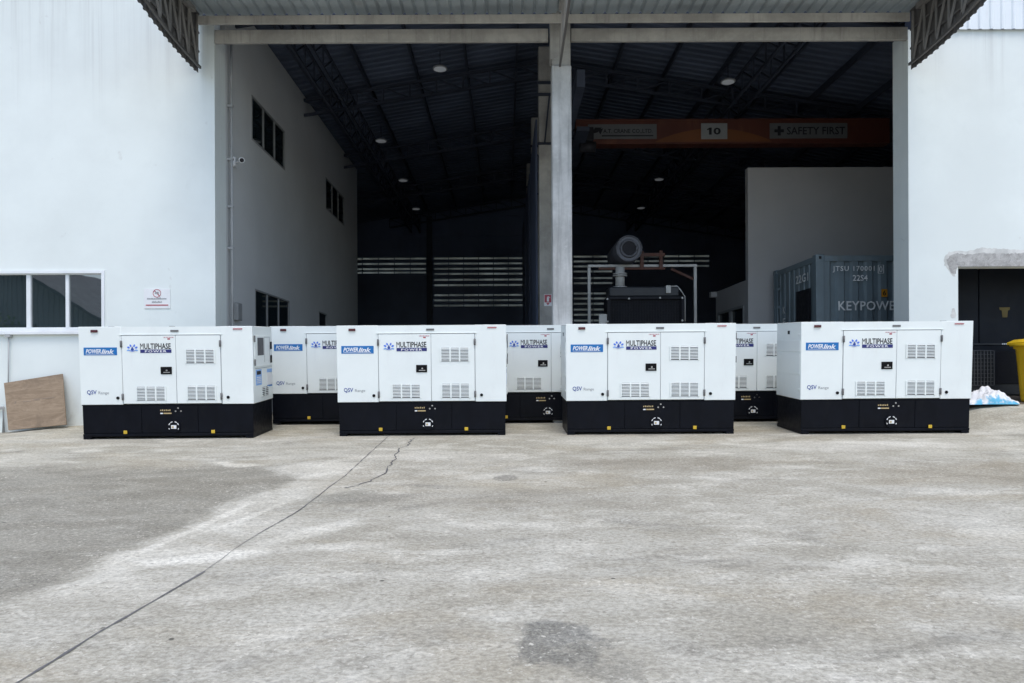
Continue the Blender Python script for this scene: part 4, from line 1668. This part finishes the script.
    m.box(-bx, bx, 0.0, 0.0215, z0, z0 + 0.036, None, 0.004)
    m.box(-bx - 0.006, bx + 0.006, 0.008, GW - 0.008, z1 - 0.010, z1)
    b = m.build('base_tank', 'black', g)
    for sx in (-1, 1):
        m = MB()
        a, c = sorted((sx * bx, sx * (bx - 0.11)))
        m.box(a, c, 0.004, GW - 0.004, 0.0, z0 - 0.001, None, 0.004)
        m.build('skid_foot', 'black', g)
    # markings and fittings on the tank
    m = MB()
    random.seed(11)
    for k in range(6):
        m.box(gx(408 + k * 7), gx(412 + k * 7), 0.0095, 0.0125, gzz(389), gzz(384 - (k % 2)))
    m.box(gx(408), gx(418), 0.0095, 0.0125, gzz(400.5), gzz(396), 'decalwhite')
    m.box(gx(420), gx(451), 0.0095, 0.0125, gzz(400.5), gzz(396))
    m.build('gold_marking', 'gold', b)
    for cx, cy in ((477, 378), (467, 390), (488, 390)):
        m = MB()
        m.tube([(gx(cx), 0.006, gzz(cy)), (gx(cx), 0.0125, gzz(cy))], 0.011, n=10)
        m.build('drain_plug', 'chrome', b)
    m = MB()
    cx, cz = gx(460), gzz(450)
    m.tube([(cx, -0.004, cz), (cx, 0.0125, cz)], 0.088, n=28)
    for k in range(8):
        t = 2 * math.pi * k / 8 + 0.39
        m.tube([(cx + 0.076 * math.cos(t), -0.008, cz + 0.076 * math.sin(t)), (cx + 0.076 * math.cos(t), -0.0035, cz + 0.076 * math.sin(t))], 0.0085, 'black', n=8)
    hub = m.build('inspection_cover', 'black', b)
    m = MB()
    for a0, a1 in ((0.35, 0.75), (0.9, 1.35), (1.8, 2.25), (2.4, 2.8), (3.4, 3.7), (5.7, 6.0)):
        for k in range(5):
            t0, t1 = a0 + (a1 - a0) * k / 5, a0 + (a1 - a0) * (k + 1) / 5
            m.bar((cx + 0.07 * math.cos(t0), -0.0065, cz + 0.07 * math.sin(t0)), (cx + 0.07 * math.cos(t1), -0.0065, cz + 0.07 * math.sin(t1)), 0.004, 0.011)
    m.build('ring_print', 'stencil', hub)
    m = MB()
    m.box(gx(450), gx(470), -0.0075, -0.0045, gzz(458), gzz(444))
    m.box(gx(453), gx(460), -0.0095, -0.0077, gzz(455), gzz(448), 'gold')
    m.build('cover_label', 'signwhite', hub)
    for cx in (273, 611):
        m = MB()
        m.box(gx(cx - 7), gx(cx + 7), -0.008, -0.0005, gzz(477), gzz(464), None, 0.003)
        m.build('tie_down_cap', 'yellow', b)
    return g


gset = make_genset()
PITCH = math.atan(SLOPE)
FRONT_ROW = [(-4.665, 10.25, 0.003, 1.2, 'white generator set leftmost in the front row, with stickers on its visible right end'),
             (-1.163, 10.40, 0.0, 0.0, 'white generator set standing over the dark ground joint, in front of the left bay'),
             (2.040, 10.38, 0.0, 0.0, 'white generator set in front of the black radiator, right of the pale column'),
             (5.275, 10.27, 0.006, 0.0, 'white generator set rightmost in the front row, its plain left end visible')]
REAR_ROW = [(-2.54, 11.8, 0.02, 0.0, 'white generator set half hidden behind the two left sets, in front of the left bay'),
            (0.603, 11.8, 0.012, 0.0, 'white generator set in the back row, showing in the gap before the pale column'),
            (3.87, 11.8, 0.01, 0.0, 'white generator set in the back row, barely showing beside the rightmost front set')]
first = True
for row, grp in ((FRONT_ROW, 'white generator sets in two rows'), (REAR_ROW, 'white generator sets in two rows')):
    for x, y, dz, a, lab in row:
        o = gset if first else copy_tree(gset)
        first = False
        o.location = (x, y, gz(min(x, 6.0), y) + dz)
        o.rotation_euler = Euler((PITCH, -TILT, math.radians(a)))
        tag(o, lab, 'generator', grp)


# ------------------------------------------------------------------ loose things
def loose():
    # plywood board against the wall
    D = 11.62
    bl, br = at(8.4, 430.2, D), at(66.3, 424.5, D)
    tl, tr = at(3.9, 383, 11.86), at(61.8, 373.4, 11.86)
    u = (br - bl)
    w = u.length
    ux = u.normalized()
    v = (tl - bl)
    nrm = ux.cross(v).normalized()
    vz = nrm.cross(ux)
    mt = Matrix(((ux.x, -nrm.x, vz.x, bl.x), (ux.y, -nrm.y, vz.y, bl.y), (ux.z, -nrm.z, vz.z, bl.z), (0, 0, 0, 1)))
    mb = MB()
    tlx, tlz = (tl - bl).dot(ux), (tl - bl).dot(vz)
    trx, trz = (tr - bl).dot(ux), (tr - bl).dot(vz)
    mb.prism([(0, 0), (w, 0), (trx, trz), (tlx, tlz)], 0, 0.018, 'y')
    o = mb.build('plywood_board', 'wood')
    o.matrix_world = mt
    tag(o, 'worn brown plywood board leaning against the white wall', 'board')
    mb = MB()
    mb.box(w * 0.2, w * 0.34, -0.003, -0.0005, 0.44, 0.455)
    mb.box(w * 0.38, w * 0.5, -0.003, -0.0005, 0.45, 0.475)
    mb.box(w * 0.54, w * 0.75, -0.003, -0.0005, 0.46, 0.475)
    mb.box(w * 0.05, w * 0.085, -0.003, -0.0005, 0.43, 0.465)
    mb.build('pale_marks', 'mark', o)

    # yellow wheelie bin
    p = at(1036, 403.5, 12.15)
    bx = p.x
    bz = gz(bx, 12.15)
    o = empty('wheelie_bin', (bx + 0.10, 12.1, bz))
    o.rotation_euler = (0, 0, math.radians(14))
    tag(o, 'yellow plastic wheelie bin at the right edge by the sacks', 'bin')
    H = 0.97
    mb = MB()
    rings = []
    for z, sx, sy in ((0.02, 0.245, 0.25), (0.06, 0.255, 0.26), (H - 0.08, 0.285, 0.33), (H - 0.075, 0.31, 0.355), (H, 0.31, 0.355)):
        ring = []
        for k in range(24):
            t = 2 * math.pi * k / 24
            cxx = math.copysign(abs(math.cos(t)) ** 0.35, math.cos(t)) * sx
            cyy = math.copysign(abs(math.sin(t)) ** 0.35, math.sin(t)) * sy
            ring.append(mb.bm.verts.new((cxx, cyy, z)))
        rings.append(ring)
    for A, B in zip(rings, rings[1:]):
        for k in range(24):
            f = mb.bm.faces.new((A[k], A[(k + 1) % 24], B[(k + 1) % 24], B[k]))
            f.smooth = True
    mb.bm.faces.new(rings[0][::-1])
    mb.bm.faces.new(rings[-1])
    mb.build('bin_body', 'bin', o)
    mb = MB()
    mb.prism([(-0.40, H - 0.01), (-0.40, H + 0.025), (-0.25, H + 0.075), (0.0, H + 0.10), (0.25, H + 0.085), (0.36, H + 0.03), (0.36, H + 0.002)], -0.32, 0.32, 'y')
    mb2 = mb
    mb2.build('lid', 'bin', o)
    mb = MB()
    mb.tube([(-0.41, -0.25, H - 0.02), (-0.41, 0.25, H - 0.02)], 0.02)
    mb.build('grip', 'bin', o)
    for s in (-1, 1):
        mb = MB()
        mb.tube([(0.22, s * 0.27, 0.1), (0.22, s * 0.32, 0.1)], 0.1, n=20)
        mb.build('wheel', 'latch', o)

    # crumpled printed sacks on the ground
    def sack(px, py, d, w, h, dep, rot, seed, lab):
        p = at(px, py, d)
        zz = gz(p.x, d)
        mb = MB()
        rnd = random.Random(seed)
        offs = [rnd.uniform(0, 6.28) for _ in range(6)]

        def surf(a, b):
            x = (a - 0.5) * w * (1 - 0.12 * math.sin(3 * b * 3 + offs[0]))
            y = (b - 0.5) * dep
            e = max(0.0, math.sin(math.pi * a)) ** 0.5 * max(0.0, math.sin(math.pi * b)) ** 0.5
            lump = 0.55 + 0.25 * math.sin(5 * a + offs[1]) + 0.2 * math.sin(7 * b + offs[2]) + 0.14 * math.sin(13 * a + 9 * b + offs[3]) + 0.12 * abs(math.sin(21 * a - 14 * b + offs[4])) + 0.08 * math.sin(37 * b + 17 * a + offs[5]) - 0.05
            return (x, y, 0.012 + h * e * max(0.12, lump))
        us = [i / 44 for i in range(45)]
        mb.sheet(surf, us, us, None, True)
        mb.sheet(lambda a, b: ((a - 0.5) * w * (1 - 0.12 * math.sin(9 * b + offs[0])), (b - 0.5) * dep, 0.008), us, us, None, True)
        bmesh.ops.remove_doubles(mb.bm, verts=mb.bm.verts[:], dist=0.003)
        o = mb.build('plastic_sack', 'sack')
        o.location = (p.x, d, zz)
        o.rotation_euler = (0, 0, rot)
        tag(o, lab, 'sack', 'crumpled sacks by the right wall')
    sack(980, 398, 12.10, 0.85, 0.34, 0.62, 0.05, 3, 'crumpled white and blue sack nearest the rightmost generator')
    sack(994, 400, 11.95, 0.62, 0.24, 0.45, -0.12, 8, 'flatter white and blue sack trailing towards the yellow bin')

    # dirt in the low opening
    mb = MB()
    mb.sheet(lambda x, y: (x, y, gz(x, y) + 0.006 + 0.05 * max(0, math.sin(x * 5 + y * 3)) * sstep(12.0, 12.5, y)), [6.9 + 0.1 * i for i in range(41)], [11.96 + 0.1 * i for i in range(12)], None, True)
    tag(mb.build('soil', 'soil'), 'dry brown soil on the floor of the low opening', 'soil', kind='structure')

    # dark machine parked behind the low opening
    D = 13.15
    o = empty('parked_machine', (7.1, D, 0.26))
    tag(o, 'charcoal machine housing with wire guard filling the low opening on the right', 'machine')
    x = lambda px: at(px, 350, D).x - 7.1
    z = lambda py: at(990, py, D).z - 0.26
    mb = MB()
    zb = z(345)
    xs = [0.0, x(979) - 0.004, x(979) + 0.004, x(1040), 3.4]
    mb.box(0.0, x(979) - 0.004, 0.0, 0.3, zb, 2.6, None, 0.01)
    mb.box(x(979) + 0.004, 3.4, -0.01, 0.3, zb, 2.6, None, 0.01)
    mb.build('housing', 'machine', o)
    mb = MB()
    a, b = z(339), z(348)
    mb.box(0.0, 3.4, -0.05, -0.011, zb, zb + 0.03)
    mb.prism([(-0.24, z(352)), (-0.02, zb - 0.002), (0.3, zb - 0.002), (0.3, 0.12), (-0.24, 0.12)], 0.0, 3.4, 'x')
    mb.build('lower_hood', 'header', o)
    mb = MB()
    mb.box(x(985), 3.3, -0.26, -0.242, z(384), z(351.5), None, 0.004)
    for k in range(9):
        zz = z(383) + (z(353) - z(383)) * k / 9
        mb.box(x(987), 3.25, -0.268, -0.2605, zz, zz + 0.022)
    mb.build('grille', 'radiator', o)
    mb = MB()
    xa, xb_ = x(958), x(984)
    za, zc = z(385), z(351)
    k = 0
    xx = xa
    while xx <= xb_ + 1e-6:
        mb.box(xx - 0.006, xx + 0.006, -0.272, -0.262, za, zc)
        xx += (xb_ - xa) / 8
    zz = za
    while zz <= zc + 1e-6:
        mb.box(xa, xb_, -0.261, -0.251, zz - 0.006, zz + 0.006)
        zz += (zc - za) / 9
    mb.build('wire_guard', 'wiremesh', o)
    mb = MB()
    mb.prism([(x(999), z(307.5)), (x(1009.5), z(307.5)), (x(1009.2), z(310.2)), (x(1007.5), z(310.6)), (x(1006.8), z(317.5)), (x(1002), z(317.5)), (x(1001.3), z(310.6)), (x(999.3), z(310.2))], -0.016, -0.012, 'y')
    mb.build('yellow_label', 'dullyellow', o)
    mb = MB()
    for q in range(7):
        mb.box(x(1000 + q * 1.9), x(1001.4 + q * 1.9), -0.0545, -0.0515, zb + 0.005, zb + 0.026)
    mb.build('white_marking', 'stencil', o)


loose()


# ------------------------------------------------------------------ what stands across the yard (seen in the window glass)
def opposite():
    o = empty('opposite_shed', (-29.8, -20, 0))
    tag(o, 'grey gabled metal shed across the yard, mirrored in the left window glass', 'shed')
    zg = gz(-29, -20)
    mb = MB()
    prof = rib_profile(15, 0.3, 0.04, 0.6)

    def top(x):
        return 7.7 - 0.62 * abs(x)
    mb.sheet(lambda p, t: (-7.5 + p[0], 0 + p[1], zg + (max(2.5, top(-7.5 + p[0])) - zg) * t), prof, [0, 1])
    mb.sheet(lambda y, t: (-7.5, -y, zg + (2.5 - zg) * t + 1.4 * t), [0, 20], [0, 1])
    mb.sheet(lambda y, t: (7.5, -y, zg + (2.5 - zg) * t + 1.4 * t), [0, 20], [0, 1])
    mb.build('wall', 'shed', o)
    for s in (-1, 1):
        mb = MB()
        mb.prism([(0, 8.05), (s * 8.2, 8.05 - 0.62 * 8.2), (s * 8.2, 7.85 - 0.62 * 8.2), (0, 7.85)], -20, 0.7, 'y')
        mb.build('roof', 'shedroof', o)
    mb = MB()
    mb.box(-2.0, 2.0, 0.05, 0.12, zg, 4.0)
    mb.build('shutter', 'shedroof', o)
    # tree
    x, y = -25.3, -12.5
    t = empty('tree', (x, y, gz(x, y)))
    tag(t, 'small leafy tree across the yard, mirrored at the edge of the left window', 'tree')
    mb = MB()
    mb.tube([(0, 0, -0.1), (0.05, 0, 1.2), (0.0, 0.1, 2.6), (0.1, 0.1, 4.0)], 0.12, radii=[0.16, 0.12, 0.09, 0.03], n=8)
    for k in range(7):
        a = k * 0.9
        mb.tube([(0.03, 0.05, 1.6 + 0.25 * k), (0.6 * math.cos(a), 0.6 * math.sin(a), 2.2 + 0.3 * k), (1.2 * math.cos(a), 1.2 * math.sin(a), 2.7 + 0.3 * k)], 0.04, radii=[0.05, 0.035, 0.012], n=6)
    mb.build('trunk', 'bark', t)
    mb = MB()
    rnd = random.Random(5)
    for k in range(1500):
        while True:
            q = Vector((rnd.uniform(-1, 1), rnd.uniform(-1, 1), rnd.uniform(-1, 1)))
            if 0.25 < q.length < 1:
                break
        c = Vector((q.x * 1.7, q.y * 1.7, 3.4 + q.z * 1.7)) + Vector((0.3 * math.sin(q.z * 9), 0, 0))
        if math.sin(c.x * 3.1) * math.sin(c.y * 2.7) * math.sin(c.z * 2.9) < -0.25:
            continue
        e = Euler((rnd.uniform(0, 6), rnd.uniform(0, 6), rnd.uniform(0, 6))).to_matrix()
        s = rnd.uniform(0.06, 0.13)
        vs = [mb.bm.verts.new(c + e @ Vector(p)) for p in ((-s, 0, 0), (0, -s * 0.5, 0), (s, 0, 0.02), (0, s * 0.5, 0))]
        mb.bm.faces.new(vs)
    mb.build('crown', 'leaf', t, normals=False)


opposite()

# ------------------------------------------------------------------ sky, sun, camera
SUN_EL, SUN_AZ = 66.0, 12.0         # azimuth: degrees to the right of straight behind the camera
w = bpy.data.worlds.new('World')
SC.world = w
w.use_nodes = True
nt = w.node_tree
bg = nt.nodes['Background']
sky = nt.nodes.new('ShaderNodeTexSky')
sky.sky_type = 'NISHITA'
sky.sun_disc = False
sky.sun_elevation = math.radians(SUN_EL)
sky.sun_rotation = math.radians(180 - SUN_AZ)
sky.air_density = 1.0
sky.dust_density = 2.0
sky.ozone_density = 1.0
nt.links.new(sky.outputs[0], bg.inputs[0])
bg.inputs[1].default_value = 0.15

sd = bpy.data.lights.new('sun', 'SUN')
sd.energy = 0.7
sd.angle = math.radians(25)
sd.color = (1.0, 0.96, 0.90)
so = bpy.data.objects.new('sun', sd)
COL.objects.link(so)
el, az = math.radians(SUN_EL), math.radians(SUN_AZ)
sdir = Vector((math.sin(az) * math.cos(el), -math.cos(az) * math.cos(el), math.sin(el)))
so.rotation_euler = sdir.to_track_quat('Z', 'Y').to_euler()
so.location = (0, -5, 20)

cd = bpy.data.cameras.new('camera')
cd.sensor_width = 36.0
cd.lens = F / 1024 * 36.0
cd.shift_x = (512 - CX) / 1024
cd.shift_y = (CY - 341.5) / 1024
cd.clip_start = 0.05
cd.clip_end = 1500
co = bpy.data.objects.new('camera', cd)
COL.objects.link(co)
co.location = (0, 0, EYE)
co.rotation_euler = (Matrix.Rotation(math.radians(90), 3, 'X') @ Matrix.Rotation(-ROLL, 3, 'Z')).to_euler()
SC.camera = co

SC.view_settings.view_transform = 'Standard'
SC.view_settings.look = 'None'
SC.view_settings.exposure = 0.80
SC.view_settings.gamma = 1.0
SC.render.engine = 'CYCLES'
SC.cycles.use_denoising = True
SC.cycles.max_bounces = 8
SC.cycles.diffuse_bounces = 5
SC.cycles.sample_clamp_indirect = 8.0
